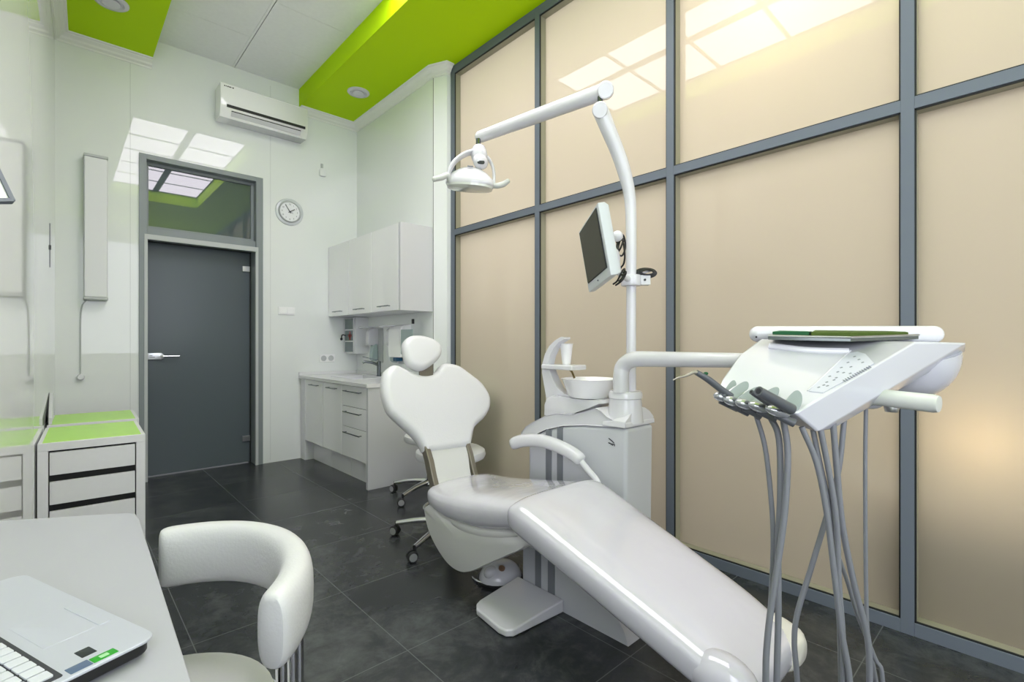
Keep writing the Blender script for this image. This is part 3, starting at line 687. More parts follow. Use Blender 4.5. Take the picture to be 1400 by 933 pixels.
for y in (1.2, 1.0, .85, .7):
    t = (1.38 - y) / .9; zt2 = .572 - .285 * (1.38 - y); tl_.append((y, 1.305 - .03 * t, 1.875 - .17 * t, zt2 - .155 + .02 * t, zt2))
tl_ += [(.60, 1.282, 1.715, .218, .346), (.545, 1.30, 1.695, .222, .33), (.515, 1.33, 1.66, .235, .312), (.505, 1.38, 1.60, .25, .29)]
MB().rings(seat_rings(loft_tab(tl_, 3), 3.6)).build('legrest', 'film', dc, sharp=60)
tf = [(.64, 1.52, 1.712, .25, .345), (.58, 1.54, 1.724, .222, .336), (.52, 1.56, 1.715, .22, .318), (.495, 1.60, 1.68, .24, .30)]
MB().rings(seat_rings(loft_tab(tf, 3), 3)).build('foot_cover', 'creamfilm', dc, sharp=60)
g = MB(); g.ellipsoid((1.33, .60, .287), .062, .10, .068); g.build('footrest_cap', 'film', dc)
# underbody under the seat, arm of the seat to the pedestal
g = MB(); g.box(1.45, 1.80, 1.45, 2.05, .33, .40); g.build('seat_carrier', 'cover', dc, bevel=.03, seg=4)
# side shell hanging on the near side
XS = 1.375
pts = [(579, 694), (580, 705), (583, 720), (590, 738), (600, 756), (611, 771), (622, 780), (634, 784), (648, 781), (665, 773), (690, 762), (718, 749), (716, 738), (705, 728), (680, 722), (640, 720), (605, 705), (588, 692)]
ol = [(PX(x, y, XS).y, PX(x, y, XS).z) for x, y in pts]
g = MB(); g.slab(smooth_closed(ol, 3), (XS - .01, 0, 0), (0, -1, 0), (0, 0, 1), .0, .0) if False else None
def side_shell(pts3, name, m, p):
    """slightly cupped shell between an outline and an inner offset"""
    c0 = sum(pts3, Vector()) / len(pts3); rg = []
    for k, bul in ((1.0, .035), (1.0, .022), (.97, .0), (.6, -.012), (.2, -.016)):
        rg.append([Vector((q.x + bul, c0.y + (q.y - c0.y) * k, c0.z + (q.z - c0.z) * k)) for q in pts3])
    rg.insert(0, [Vector((q.x + .035, c0.y + (q.y - c0.y) * .6, c0.z + (q.z - c0.z) * .6)) for q in pts3])
    return MB().rings(rg).build(name, m, p, sharp=60)
ol3 = smooth_closed([PX(x, y, XS) for x, y in pts], 3)
side_shell(ol3, 'side_shell', 'cover', dc)
# second soft roll below the cushion
tb_ = [(2.02, 1.40, 1.80, .34, .39), (1.9, 1.365, 1.83, .305, .40), (1.75, 1.36, 1.84, .30, .41), (1.6, 1.36, 1.84, .335, .43), (1.46, 1.37, 1.83, .39, .45)]
MB().rings(seat_rings(loft_tab(tb_, 3), 2.6)).build('underbolster', 'cover', dc, sharp=60)
# backrest stalk and side brackets
def BP(px, py):   # plane of the backrest
    d0 = P(px, py, 1.0); ry = d0.y; uz = d0.z - H; t = 2.44 / (ry - .4 * uz); return P(px, py, t)
def bp_uv(px, py): p = BP(px, py); return (p.x, math.hypot(p.y - 2.2, p.z - .6) * (1 if p.z > .6 else -1))
bu = Vector((1, 0, 0)); bv = Vector((0, .4, 1)).normalized(); bo = Vector((0, 2.2, .6))
raw = [(110, 225), (75, 255), (65, 290), (62, 340), (65, 380), (80, 435), (100, 480), (150, 530), (200, 575), (245, 620), (275, 668), (292, 692), (340, 690), (400, 682), (470, 672), (524, 662), (538, 625), (545, 588), (556, 552), (600, 512), (630, 465), (637, 420), (628, 378), (590, 320), (545, 282), (505, 252), (470, 228), (430, 216), (395, 214), (370, 226), (352, 252), (320, 274), (285, 278), (250, 272), (205, 255), (160, 232), (135, 222)]
ol = smooth_closed([Vector(bp_uv(510 + x / 3.889, 440 + y / 3.889)) for x, y in raw], 2)
g = MB(); g.slab([(p.x, p.y) for p in ol], bo, bu, bv, .085, .04, .038, 6); g.build('backrest', 'leather', dc, sharp=70)
cen = (1.60, .27); shell = [((p.x - cen[0]) * .90 + cen[0] + .025, (p.y - cen[1]) * .90 + cen[1]) for p in ol]
g = MB(); g.slab(shell, bo - bu.cross(bv) * .075, bu, bv, .03, .015); g.build('back_shell', 'cover', dc, sharp=60)
sl = [BP(597, 612), BP(640, 606), BP(638, 640), BP(640, 660), BP(596, 664), BP(600, 640)]
g = MB(); st = []
for zz, yy, xa, xb in ((.66, 2.245, 1.462, 1.705), (.58, 2.205, 1.458, 1.695), (.50, 2.175, 1.455, 1.685), (.42, 2.14, 1.465, 1.68), (.36, 2.09, 1.47, 1.675)):
    st.append([Vector((xa, yy, zz)), Vector((xb, yy, zz)), Vector((xb, yy + .035, zz)), Vector((xa, yy + .035, zz))])
g.rings(st); g.build('back_stalk', 'cover', dc, bevel=.006)
for xa, xb in ((1.425, 1.457), (1.69, 1.72)):
    g = MB(); g.rings([[Vector((xa, y - .0, z)), Vector((xb, y - .0, z)), Vector((xb, y + .055, z)), Vector((xa, y + .055, z))] for z, y in ((.66, 2.235), (.58, 2.19), (.50, 2.16), (.42, 2.12), (.35, 2.08))]); g.build('back_bracket', 'bracket', dc, bevel=.006)
# headrest
hr = smooth_closed([Vector(bp_uv(x, y)) for x, y in ((551, 478), (552, 468), (560, 460.5), (573, 459.5), (588, 463), (599, 470), (603, 480), (600, 490), (590, 500), (577, 507), (566, 505), (556, 496))], 4)
g = MB(); hn = bu.cross(bv); g.slab([(p.x, p.y) for p in hr], bo + hn * .03, bu, bv, .075, .034, .034, 6); g.build('headrest', 'leather', dc, sharp=70)
g = MB(); g.box(1.49, 1.58, 2.385, 2.40, .98, 1.10); g.build('headrest_bar', 'bracket', dc, bevel=.004)
# armrest on the far side
ar = [P(699, 608, 2.80), P(715, 603, 2.74), P(740, 603, 2.64), P(765, 611, 2.55), P(785, 622, 2.48), P(796, 632, 2.44)]
q = smooth_path(ar, 5); rg = []
for i, p in enumerate(q):
    t = (q[min(i + 1, len(q) - 1)] - q[max(i - 1, 0)]).normalized(); side = Vector((0, 0, 1)).cross(t).normalized(); up = t.cross(side)
    k = i / (len(q) - 1); sc = min(1, .45 + .8 * math.sqrt(max(0, min(k, 1 - k)) * 8)) ; rg.append(super_ring(p, .034 * min(1, sc), .036 * min(1, sc) * (1 - .15 * k), side, up, 2.6, 24))
g = MB(); g.rings(rg); am = g.build('armrest', 'white', dc, sharp=60)
g = MB(); g.tube([P(792, 628, 2.45), P(803, 642, 2.42), P(815, 656, 2.40), P(818, 664, 2.38)], .016); g.build('armrest_post', 'white', am)
g = MB(); g.box(1.72, 1.90, 1.44, 1.52, .45, .53); g.build('armrest_mount', 'cover', dc, bevel=.01)

# ------------------------------------------------------------ cuspidor unit
XT0, XT1, YT0, YT1 = 1.98, 2.225, 1.362, 2.06
cu = thing('cuspidor_unit', (2.1, 1.7, 0), 'white dental unit cabinet carrying the rinsing bowl beside the chair', 'dental unit')
def prof_top(k=0):
    P0 = [(712, 592), (718, 584), (728.6, 577), (744, 569.5), (760, 566), (782, 567), (798, 563), (813, 558), (821, 562), (829, 570), (840, 576), (855.5, 579)]
    return [(PX(x, y, XT0).y, PX(x, y, XT0).z) for x, y in P0]
def prof_bot():
    P0 = [(856, 586.5), (825, 583.7), (798, 581.8), (769, 582.8), (746, 587.6), (730.5, 595), (712, 598)]
    return [(PX(x, y, XT0).y, PX(x, y, XT0).z) for x, y in P0]
pb = prof_bot(); g = MB()
body = [(pb[0][0], 0)] + [(YT1, 0), (YT1, .60)] + list(reversed(pb[:-1]))
body = [(YT0, 0), (2.02, 0), (2.02, pb[-2][1] - .0)] + [(y, z - .002) for y, z in reversed(pb[:-1])]
g.rings([[Vector((x, y, z)) for y, z in body] for x in (XT0 + .004, XT1 - .004)]); g.build('casing', 'skirt', cu, bevel=.02, seg=4)
co = prof_top() + prof_bot(); g = MB(); rg = []
cy0 = sum(c[0] for c in co) / len(co); cz0 = sum(c[1] for c in co) / len(co)
for x, k in ((XT0 + .008, .985), (XT0 - .004, 1), (XT1, 1), (XT1 + .01, .985)): rg.append([Vector((x, y, cz0 + (z - cz0) * (k if z > cz0 else 1))) for y, z in co])
g.rings(rg); g.build('top_cover', 'white', cu, bevel=.006, seg=3)
g = MB(); hd0 = [(XT0 - .004, .785), (XT1 + .008, .785)]
ho = [(XT0 - .004, pb[0][1]), (XT0 + .0, pb[0][1] + .03), (XT0 + .03, .845), (XT0 + .07, .877), (XT0 + .12, .89), (XT0 + .17, .882), (XT0 + .215, .862), (XT1 + .008, .83), (XT1 + .008, pb[0][1])]
n_ = len(ho); g.rings([[Vector((x, y, z)) for x, z in ho] for y in (YT0 - .004, YT0 + .05)] + [[Vector((x, YT0 + .13, pb[0][1] + (z - pb[0][1]) * .55)) for x, z in ho]]); g.build('end_hood', 'white', cu, bevel=.004, seg=3, sharp=50)
g = MB()
for px0, px1 in ((746, 753.7), (761.4, 769)):
    y0, y1 = PX(px1, 600, XT0).y, PX(px0, 600, XT0).y; g.box(XT0 + .0005, XT0 + .01, y0, y1, .05, interp(sorted(pb), (y0 + y1) / 2) - .004)
g.build('stripes', 'stripe', cu)
lg = PX(836, 606, XT0)
g = MB(); x = XT0 + .002
def mk(a, b, w): g.bar((x, lg.y - a[0], lg.z + a[1]), (x, lg.y - b[0], lg.z + b[1]), w, .002, (1, 0, 0))
mk((-.018, .020), (-.002, .011), .004); mk((-.004, .013), (.014, .001), .004); mk((-.02, -.002), (-.007, -.004), .005); mk((-.005, -.005), (.018, -.006), .004); mk((-.004, -.006), (-.004, -.011), .002); mk((.004, -.006), (.004, -.013), .003); mk((.016, -.006), (.016, -.014), .003)
g.build('maker_mark', 'ink', cu)
# bowl base, fin, bowl
g = MB(); fin = [(2.145, -.01)]
def CP(px, py, x=2.11): p = PX(px, py, x); return p
fo = [(752, 566), (753, 545), (750, 528), (747, 510), (747.5, 497), (751, 484), (757, 473), (765, 465.5), (773, 461), (777, 461.5), (777, 464), (770, 468), (763, 476), (757.5, 487), (755, 498), (758, 508), (763, 520), (768, 530), (777, 538), (795, 543), (832, 546), (836, 550), (820, 556), (800, 562), (785, 566), (765, 565)]
oo3 = [CP(x, y) for x, y in fo]; g.slab([(-p.y, p.z) for p in oo3], (2.065, 0, 0), (0, -1, 0), (0, 0, 1), .0, 0) if False else None
g = MB(); ring0 = [Vector((2.072, p.y, p.z)) for p in oo3]; ring1 = [Vector((2.128, p.y, p.z)) for p in oo3]
N0 = len(oo3); g.v = ring0 + ring1
tri = tessellate_polygon([[Vector((p.y, p.z, 0)) for p in oo3]])
g.f = [tuple(t) for t in tri] + [tuple(N0 + i for i in reversed(t)) for t in tri] + [(i, (i + 1) % N0, N0 + (i + 1) % N0, N0 + i) for i in range(N0)]
g.build('cup_arch', 'white', cu, bevel=.012, seg=4)
bl_ = [CP(x, y) for x, y in ((753, 566), (753.5, 552), (757, 543), (766, 540), (777, 541), (795, 544), (820, 546), (834, 547), (836, 551), (820, 557), (800, 563), (785, 567), (768, 568))]
g = MB(); n_ = len(bl_); cyb = sum(p.y for p in bl_) / n_
g.rings([[Vector((x, cyb + (p.y - cyb) * k, p.z)) for p in bl_] for x, k in ((2.035, .9), (2.05, .98), (2.08, 1), (2.15, 1), (2.18, .98), (2.195, .9))]); g.build('bowl_stand', 'white', cu, sharp=60)
g = MB(); sh = CP(770, 502); g.box(2.045, 2.175, PX(792, 502, 2.11).y, PX(750, 502, 2.11).y, sh.z - .014, sh.z + .014); g.build('cup_shelf', 'white', cu, bevel=.008, seg=4)
bc = P(806, 518, 2.68); zr, zb3 = bc.z, P(806, 543, 2.68).z
g = MB(); hB = zr - zb3; g.lathe([(.0, .0), (.105, .0), (.118, .012), (.148, hB - .008), (.156, hB), (.148, hB + .001), (.138, hB - .01), (.09, .025), (0, .018)], (bc.x, bc.y, zb3), n=48); g.build('bowl', 'lacquer', cu)
sp = P(779, 506, 2.8); g = MB(); g.tube([sp, sp + Vector((.0, -.015, -.01)), sp + Vector((0, -.035, -.045))], .006); g.build('water_spout', 'brass', cu)
g = MB(); cc2 = P(774.5, 500, 2.83); cz = sh.z + .0145
cp = MB().lathe([(0, 0), (.024, 0), (.037, .115), (.040, .118), (.037, .119), (.034, .112), (.022, .004), (0, .004)], (cc2.x, cc2.y, cz), n=32).build('drinking_cup', 'cup')
tag(cp, 'white plastic cup standing on the shelf of the dental unit', 'cup')
# ring, pole collar
rc = P(855, 545, 2.46)
g = MB(); z0 = P(855, 577, 2.46).z; z1 = P(855, 534.5, 2.46).z
g.lathe([(.0, z0 - rc.z), (.088, z0 - rc.z), (.08, -.02), (.078, .0), (.083, .004), (.083, z1 - rc.z - .012), (.076, z1 - rc.z), (0, z1 - rc.z)], rc, n=40); g.build('column_socket', 'white', cu)

# ------------------------------------------------------------ operating light on its pole
pb0 = P(863, 540, 2.50)
ol_ = thing('operating_light', (pb0.x, pb0.y, z1 + .0), 'white operating light on a bent pole and long boom over the chair', 'operating light')
px0 = P(863, 520, 2.5)
g = MB(); g.tube([(px0.x, px0.y, z1 - .002), (px0.x, px0.y, 1.3), (px0.x, px0.y, 1.52), P(863, 375, 2.5)], .0245, n=20); g.build('pole', 'white', ol_)
g = MB(); g.tube([P(863, 385, 2.5), P(863, 330, 2.5), P(862.5, 290, 2.5), P(860, 262, 2.49), P(852, 230, 2.47), P(842, 202, 2.45), P(832, 178, 2.43), P(821, 151, 2.41)], [.026, .0265, .028, .030, .034, .035, .037, .039], n=24); g.build('bent_arm', 'white', ol_, sharp=60)
ct = P(820.5, 151, 2.41)
tw = (P(820, 149, 2.3) - ct).normalized()
g = MB(); g.lathe([(0, -.042), (.034, -.042), (.0385, -.036), (.0385, .036), (.034, .042), (0, .042)], ct, tw, 32); g.build('arm_head', 'white', ol_)
ca, cb = P(828, 124, 2.41), P(657, 187, 2.90)
g = MB(); g.tube([ct + Vector((0, 0, .03)), ct + Vector((0, 0, .075))], .013, n=16); g.build('boom_pivot', 'dchrome', ol_)
g = MB(); g.tube([ca, ca + (cb - ca) * .5, cb], [.040, .038, .034], n=24, smooth=False); g.ellipsoid(cb, .034, .034, .034); g.build('boom', 'white', ol_, sharp=60)
g = MB(); g.lathe([(0, -.044), (.035, -.044), (.040, -.038), (.040, .038), (.035, .044), (0, .044)], ca, tw, 32); g.build('boom_end', 'white', ol_)
DL = 2.88
def L(px, py, dd=0): return P(px, py, DL + dd)
g = MB(); g.tube([L(654, 190), L(654, 202)], .015, n=16); g.build('lamp_pivot', 'dchrome', ol_)
hd = MB(); hd.lathe([(.02, .05), (.034, .04), (.045, .015), (.05, -.01), (.04, -.04), (0, -.05)], L(655, 210), (0, 0, 1), 28); hub = hd.build('lamp_hub', 'white', ol_)
g = MB(); g.ellipsoid(L(657, 221, -.02), .05, .035, .045); g.build('switch_box', 'white', hub)
g = MB(); c0 = L(657.5, 221.5, -.06); r_ = Vector((cT, -sT, 0)); fwd = Vector((sT, cT, 0)); g.slab(rrect(.042, .018, .008, -.021, -.009), c0, r_, (0, 0, 1), .012, .003); g.build('switch_display', 'ink', hub)
g = MB(); pth = [L(650, 207), L(636, 211, -.02), L(622, 221, -.05), L(615, 233, -.06), L(613, 245, -.05)]
q = smooth_path(pth, 6); rg = []
for i, p in enumerate(q):
    t = (q[min(i + 1, len(q) - 1)] - q[max(i - 1, 0)]).normalized(); side = fwd; up = t.cross(side).normalized(); w = .034 - .014 * i / len(q); rg.append(super_ring(p, w, .011, side, up, 2.6, 18))
g.rings(rg); g.build('yoke', 'white', ol_)
g = MB(); g.tube([L(660, 210), L(668, 217, .02), L(674, 229, .04), L(675.5, 240, .04), L(675, 252, .03)], .010); g.build('yoke', 'white', ol_)
bc2 = L(643, 246); R3 = Matrix((Vector((cT, -sT, 0)), Vector((sT, cT, 0)), Vector((0, 0, 1)))).transposed() @ Matrix.Rotation(math.radians(4), 3, 'Y')
g = MB(); nn = 36; rg = []
for k, (s, z) in enumerate(((.02, .072), (.25, .07), (.5, .055), (.75, .03), (.93, .002), (1.0, -.02), (1.0, -.032), (.96, -.04))):
    rg.append([bc2 + R3 @ Vector((s * .142 * math.copysign(abs(math.cos(2 * math.pi * j / nn)) ** .8, math.cos(2 * math.pi * j / nn)), s * .085 * math.copysign(abs(math.sin(2 * math.pi * j / nn)) ** .8, math.sin(2 * math.pi * j / nn)), z)) for j in range(nn)])
g.rings(rg); hd = g.build('lamp_head', 'white', ol_, sharp=60)
g = MB(); rg = []
for s, z in ((.965, -.038), (.93, -.052), (.7, -.058), (.2, -.06)): rg.append([bc2 + R3 @ Vector((s * .142 * math.copysign(abs(math.cos(2 * math.pi * j / nn)) ** .8, math.cos(2 * math.pi * j / nn)), s * .085 * math.copysign(abs(math.sin(2 * math.pi * j / nn)) ** .8, math.sin(2 * math.pi * j / nn)), z)) for j in range(nn)])
g.rings(rg); g.build('lamp_cover', 'lampglass', hd)
g = MB(); g.box(-.016, .016, -.055, -.045, .058, .064, R=Matrix.Translation(bc2) @ R3.to_4x4()); g.build('maker_mark', 'inkg', hd)
for pth in ([(616, 249, -.05), (612, 240, -.07), (603, 243, -.09), (594, 245, -.10)], [(673, 254, 0), (680, 254, -.01), (688, 252, -.01), (694, 248, -.01)]):
    g = MB(); q = [L(*p) for p in pth]; g.tube(q, [.014, .017, .017, .014]); g.ellipsoid(q[-1], .015, .015, .015); g.build('lamp_handle', 'lightgrey', ol_)

# ------------------------------------------------------------ monitor on the pole
mo = thing('monitor', P(820, 388, 2.25), 'small grey flat screen clamped to the light pole', 'monitor')
TL, TR, BR, BL = P(791, 318, 2.43), P(817, 277, 2.10), P(835, 377, 2.10), P(805, 400, 2.43)
nrm = (TR - TL).cross(BL - TL).normalized(); camv = Vector((0, 0, H)) - TL
if nrm.dot(camv) < 0: nrm = -nrm
dep = .052
g = MB(); cen = (TL + TR + BR + BL) / 4
back = [cen + (p - cen) * .93 - nrm * dep for p in (TL, TR, BR, BL)]; mid = [p - nrm * .03 for p in (TL, TR, BR, BL)]
g.rings([[TL, TR, BR, BL], mid, back]); g.build('casing', 'mcase', mo, bevel=.004)
def mq(u, v, e=0): return TL + (TR - TL) * u + (BL - TL) * v + (BR - TR - BL + TL) * u * v + nrm * e
g = MB(); g.rings([[mq(.08, .05, -.006), mq(.92, .05, -.006), mq(.92, .86, -.006), mq(.08, .86, -.006)], [mq(.08, .05, .006), mq(.92, .05, .006), mq(.92, .86, .006), mq(.08, .86, .006)]]); g.build('screen', 'screen', mo)
g = MB(); g.rings([[mq(.07, .04, -.004), mq(.93, .04, -.004), mq(.93, .87, -.004), mq(.07, .87, -.004)], [mq(.07, .04, .004), mq(.93, .04, .004), mq(.93, .87, .004), mq(.07, .87, .004)]]); g.build('screen_surround', 'ink', mo)
g = MB(); c0 = mq(.5, .935, .0); g.ellipsoid(c0, .006, .006, .004); g.build('power_button', 'inkg', mo)
bk = cen - nrm * .055; cl = P(868, 384, 2.5); pc = Vector((px0.x, px0.y, cl.z))
g = MB(); g.ellipsoid(P(844, 323, 2.30), .026, .026, .026); g.tube([bk, P(842, 345, 2.32), P(846, 372, 2.38), pc + Vector((-.03, -.01, 0))], .014); g.build('mount_arm', 'white', mo)
g = MB(); g.lathe([(.0255, -.028), (.048, -.028), (.05, -.02), (.05, .02), (.048, .028), (.0255, .028)], pc, n=32); g.bar(pc + r_ * .04 - fwd * .01, pc + r_ * .09 - fwd * .01, .045, .05); g.build('pole_clamp', 'white', mo, bevel=.004)
g = MB(); g.lathe([(.006, 0), (.006, .004)], pc + r_ * .06 - fwd * .034, -fwd, 14); g.build('clamp_screw', 'ink', mo)
for k, pth in enumerate(([(842, 322), (852, 322), (855, 338), (850, 350), (843, 343), (846, 328), (853, 330)], [(843, 332), (850, 326), (854, 345), (853, 360), (848, 368), (850, 376), (855, 374)], [(845, 345), (849, 338), (852, 327), (847, 331), (844, 350), (846, 366)], [(846, 385), (852, 378), (854, 368), (850, 372), (844, 384), (838, 389)], [(848, 374), (856, 372), (851, 383), (842, 390), (850, 384)])):
    g = MB(); g.tube([P(x, y, 2.37 + .012 * ((k + i) % 3)) for i, (x, y) in enumerate(pth)], .0045, n=8); g.build('cable', 'black', mo)
g = MB(); rnd = random.Random(3)
for k in range(5):
    c0 = P(884, 373, 2.48); g.tube([c0 + r_ * (.03 + .006 * k) * math.cos(a * math.pi / 4) + Vector((0, 0, (.012 + .003 * k) * math.sin(a * math.pi / 4))) + fwd * .008 * (k - 2) for a in range(8)], .0042, n=8, closed=True)
g.build('cable_bundle', 'black', mo)
g = MB(); g.bar(P(871, 376, 2.5), P(891, 370, 2.5), .03, .01); g.build('cable_hook', 'white', mo, bevel=.003)

# ------------------------------------------------------------ delivery unit
du = thing('delivery_unit', P(1130, 560, 1.25), 'white instrument console on a swing arm with hanging grey hoses', 'dental unit')
a0 = P(849, 536, 2.42)
g = MB(); g.tube([(a0.x, a0.y, z1 - .004), P(849, 515, 2.42), P(851, 503, 2.42), P(858, 495, 2.40), P(868, 491.5, 2.37), P(880, 491, 2.34)], [.038] * 6, n=22, k=8); g.tube([P(879, 491, 2.342), P(940, 492, 2.17), P(1013, 493, 1.98), P(1060, 494, 1.80)], [.0378, .034, .030, .029], n=22)
g.build('swing_arm', 'white', du, sharp=60)
g = MB(); g.lathe([(0, -.06), (.035, -.06), (.035, .05), (0, .05)], P(1062, 490, 1.79)); g.build('arm_joint', 'white', du)
top = [(1038, 464, 1.46), (1012, 484, 1.38), (985, 522, 1.31), (977, 541, 1.28), (1000, 550, 1.24), (1089, 566, 1.12), (1255, 467.5, 1.27), (1322, 469, 1.34), (1230, 466, 1.50)]
low = [(985, 549, 1.275), (1118, 591, 1.15), (1134, 589, 1.20), (1151, 575, 1.25), (1183, 550, 1.31), (1230, 518, 1.37), (1271, 500, 1.40), (1321, 480, 1.40), (1060, 490, 1.45)]
g = MB(); g.v = [P(*p) for p in top + low]; con = g.build('console', 'console', du, hull=True, bevel=.006, seg=3)
bw = P(1238, 487, 1.45)
g = MB(); g.ellipsoid(bw, .125, .125, .128, R=Matrix.Rotation(-T + .3, 3, 'Z') @ Matrix.Rotation(math.radians(-12), 3, 'Y'), z0=-1, z1=.0); g.build('console_underbowl', 'console', du)
g = MB(); b0, b1 = P(1036, 457, 1.52), P(1276, 457.5, 1.40); g.tube([b0, b1], .0245, n=24, smooth=False); g.ellipsoid(b0, .0245, .0245, .0245); g.ellipsoid(b1, .0245, .0245, .0245); g.build('pantograph_arm', 'white', du, sharp=60)
g = MB(); g.ellipsoid(P(1034, 461, 1.492), .003, .003, .003); g.build('arm_screw', 'ink', du)
h0, h1 = P(1182, 541, 1.27), P(1284, 553, 1.14)
g = MB(); hd_ = (h1 - h0).normalized(); g.lathe([(0, -.02), (.019, -.02), (.021, 0), (.0215, (h1 - h0).length - .01), (.019, (h1 - h0).length), (0, (h1 - h0).length + .002)], h0, hd_, 28); g.build('grip_handle', 'lightgrey', du)
g = MB(); g.ellipsoid(P(1190, 549, 1.28), .03, .03, .02); g.build('handle_boss', 'console', du)
g = MB(); g.lathe([(0, -.012), (.014, -.012), (.017, 0), (.014, .012), (0, .012)], P(1219, 557, 1.26), (0, 0, 1), 20); g.build('release_knob', 'steel', du)
# keypad lying on the right part of the top plane
tp = [P(1012, 484, 1.38), P(1089, 566, 1.12), P(1255, 467.5, 1.27)]
tn = (tp[1] - tp[0]).cross(tp[2] - tp[0]).normalized()
if tn.z < 0: tn = -tn
def TP(px, py, e=.0):
    o_ = Vector((0, 0, H)); r0 = P(px, py, 1.0) - o_; t = (tp[1] - o_).dot(tn) / r0.dot(tn); return o_ + r0 * t + tn * e
kp = [TP(*p, .0) for p in ((1106, 536), (1120, 520), (1135, 506), (1148, 494), (1161, 484), (1172, 482), (1183, 485), (1195, 498), (1160, 519), (1125, 538))]
g = MB(); g.rings([[p - tn * .002 for p in kp], [p + tn * .0022 for p in kp]]); kpd = g.build('keypad', 'keypad', du)
g = MB()
for px, py in ((1119, 531), (1130, 524), (1131, 529), (1134, 516), (1140, 521), (1143, 518), (1150, 504), (1153, 511), (1159, 497), (1163, 503), (1162, 512), (1168, 489), (1174, 493), (1179, 497), (1145, 510), (1126, 528)):
    c0 = TP(px, py, .0024); g.bar(c0 - r_ * .003 + Vector((0, 0, -.0012)), c0 + r_ * .003 + Vector((0, 0, .0012)), .003, .001, tn)
g.build('key_symbols', 'inkg', kpd)
g = MB()
for k in range(12):
    px = 1154 + k * 3.2; py = 522 - k * 1.75; c0 = TP(px, py, .0024); g.bar(c0 - r_ * .0016, c0 + r_ * .0016, .008, .001, tn)
g.build('key_ticks', 'inkg', kpd)
# ridge of the recess above the keypad
g = MB(); g.tube([TP(1104, 535, .001), TP(1130, 511, .001), TP(1150, 492, .001), TP(1163, 480, .001)], .0018, n=8); g.build('keypad_lip', 'white', du)
# rear lip on top (shadow line under the tray)
g = MB(); g.tube([TP(1052, 473, .0), TP(1100, 480, .002), TP(1160, 481, .0)], .010, n=12); g.build('tray_rest', 'white', du)
# instrument holders
fins = [((989, 547), (1006, 522), 1.265, .011), ((993, 549), (1024, 525), 1.24, .0145), ((1008, 554), (1040, 533), 1.21, .0145), ((1028, 558), (1066, 533), 1.175, .014), ((1071, 571), (1095, 537), 1.13, .016)]
scs = [(985, 543, 11), (1000, 549, 13), (1017, 553, 14), (1037, 557, 16), (1062, 563, 18)]
for (fa_, fb_, fd, fw), (sx_, sy_, sw) in zip(fins, scs):
    h_ = MB(); A_, B_ = P(*fa_, fd), P(*fb_, fd + .02); uu = (B_ - A_).normalized(); c0 = (A_ + B_) / 2; fs = (B_ - A_).length / 2
    vv = (r_ * .8 - fwd * .35 - Vector((0, 0, .2))); vv = (vv - uu * vv.dot(uu)).normalized()
    h_.slab([(fs * math.cos(a * math.pi / 14), fw * math.sin(a * math.pi / 14) - .35 * fw * math.cos(a * math.pi / 14) ** 2) for a in range(28)], c0, uu, vv, .004, .0015)
    hh_ = h_.build('instrument_holder', 'scoop', du)
    cr = MB(); rr = sw * fd / F; cr.ellipsoid(P(sx_ + 1, sy_, fd - .01), rr * .95, .016, .0125, R=Matrix.Rotation(-T, 3, 'Z') @ Matrix.Rotation(math.radians(18), 3, 'Y')); cr.build('cradle', 'cradle', hh_)
    cr = MB(); cr.ellipsoid(P(sx_ + 4, sy_ - 2, fd - .021), rr * .35, .006, .0055, R=Matrix.Rotation(-T, 3, 'Z')); cr.build('cradle_opening', 'hand', hh_)
    cr = MB(); cr.tube([P(sx_ - 1, sy_ + 5, fd), P(sx_ + 24, sy_ + 16, fd - .01)], [.008, .010], n=14, smooth=False); cr.build('hose_guide', 'hand', hh_)
# hoses: each falls, turns just above the floor and rises again to its partner
hp = [
    ([(1033, 566), (1046, 612), (1054, 680), (1057, 740), (1054, 820), (1048, 880), (1046, 933)], 1.22, .0078),
    ([(1053, 570), (1065, 600), (1067, 672), (1064, 740), (1064, 800), (1064, 850), (1062, 933)], 1.20, .0098),
    ([(1071, 574), (1077, 620), (1073, 700), (1062, 780), (1053, 840), (1048, 890), (1047, 933)], 1.175, .0098),
    ([(1096, 584), (1116, 632), (1130, 700), (1140, 780), (1150, 860), (1162, 933)], 1.15, .0086),
    ([(1111, 586), (1120, 630), (1135, 700), (1143, 780), (1148, 860), (1150, 933)], 1.18, .0080),
    ([(1122, 588), (1136, 660), (1144, 720), (1147, 800), (1152, 870), (1153, 933)], 1.165, .0088),
    ([(1139, 578), (1144, 640), (1152, 720), (1168, 800), (1186, 872), (1189, 933)], 1.19, .0094),
    ([(1155, 566), (1147, 640), (1132, 700), (1108, 780), (1090, 840), (1086, 880), (1090, 933)], 1.24, .0086),
    ([(1184, 552), (1183, 620), (1183, 680), (1184, 800), (1187, 872), (1198, 933)], 1.27, .0064),
    ([(1146, 760), (1160, 800), (1172, 840), (1196, 900), (1207, 933)], 1.22, .0066)]
ends = []
for pth, d, r in hp:
    q = [P(x, y, d - .03 * i / len(pth)) for i, (x, y) in enumerate(pth)]; ends.append((q, r, d))
def hose(idx, tail):
    q, r, d = ends[idx]; r *= .76; g = MB(); g.tube(q + tail, r, n=12, k=5); g.build('hose', 'hose', du)
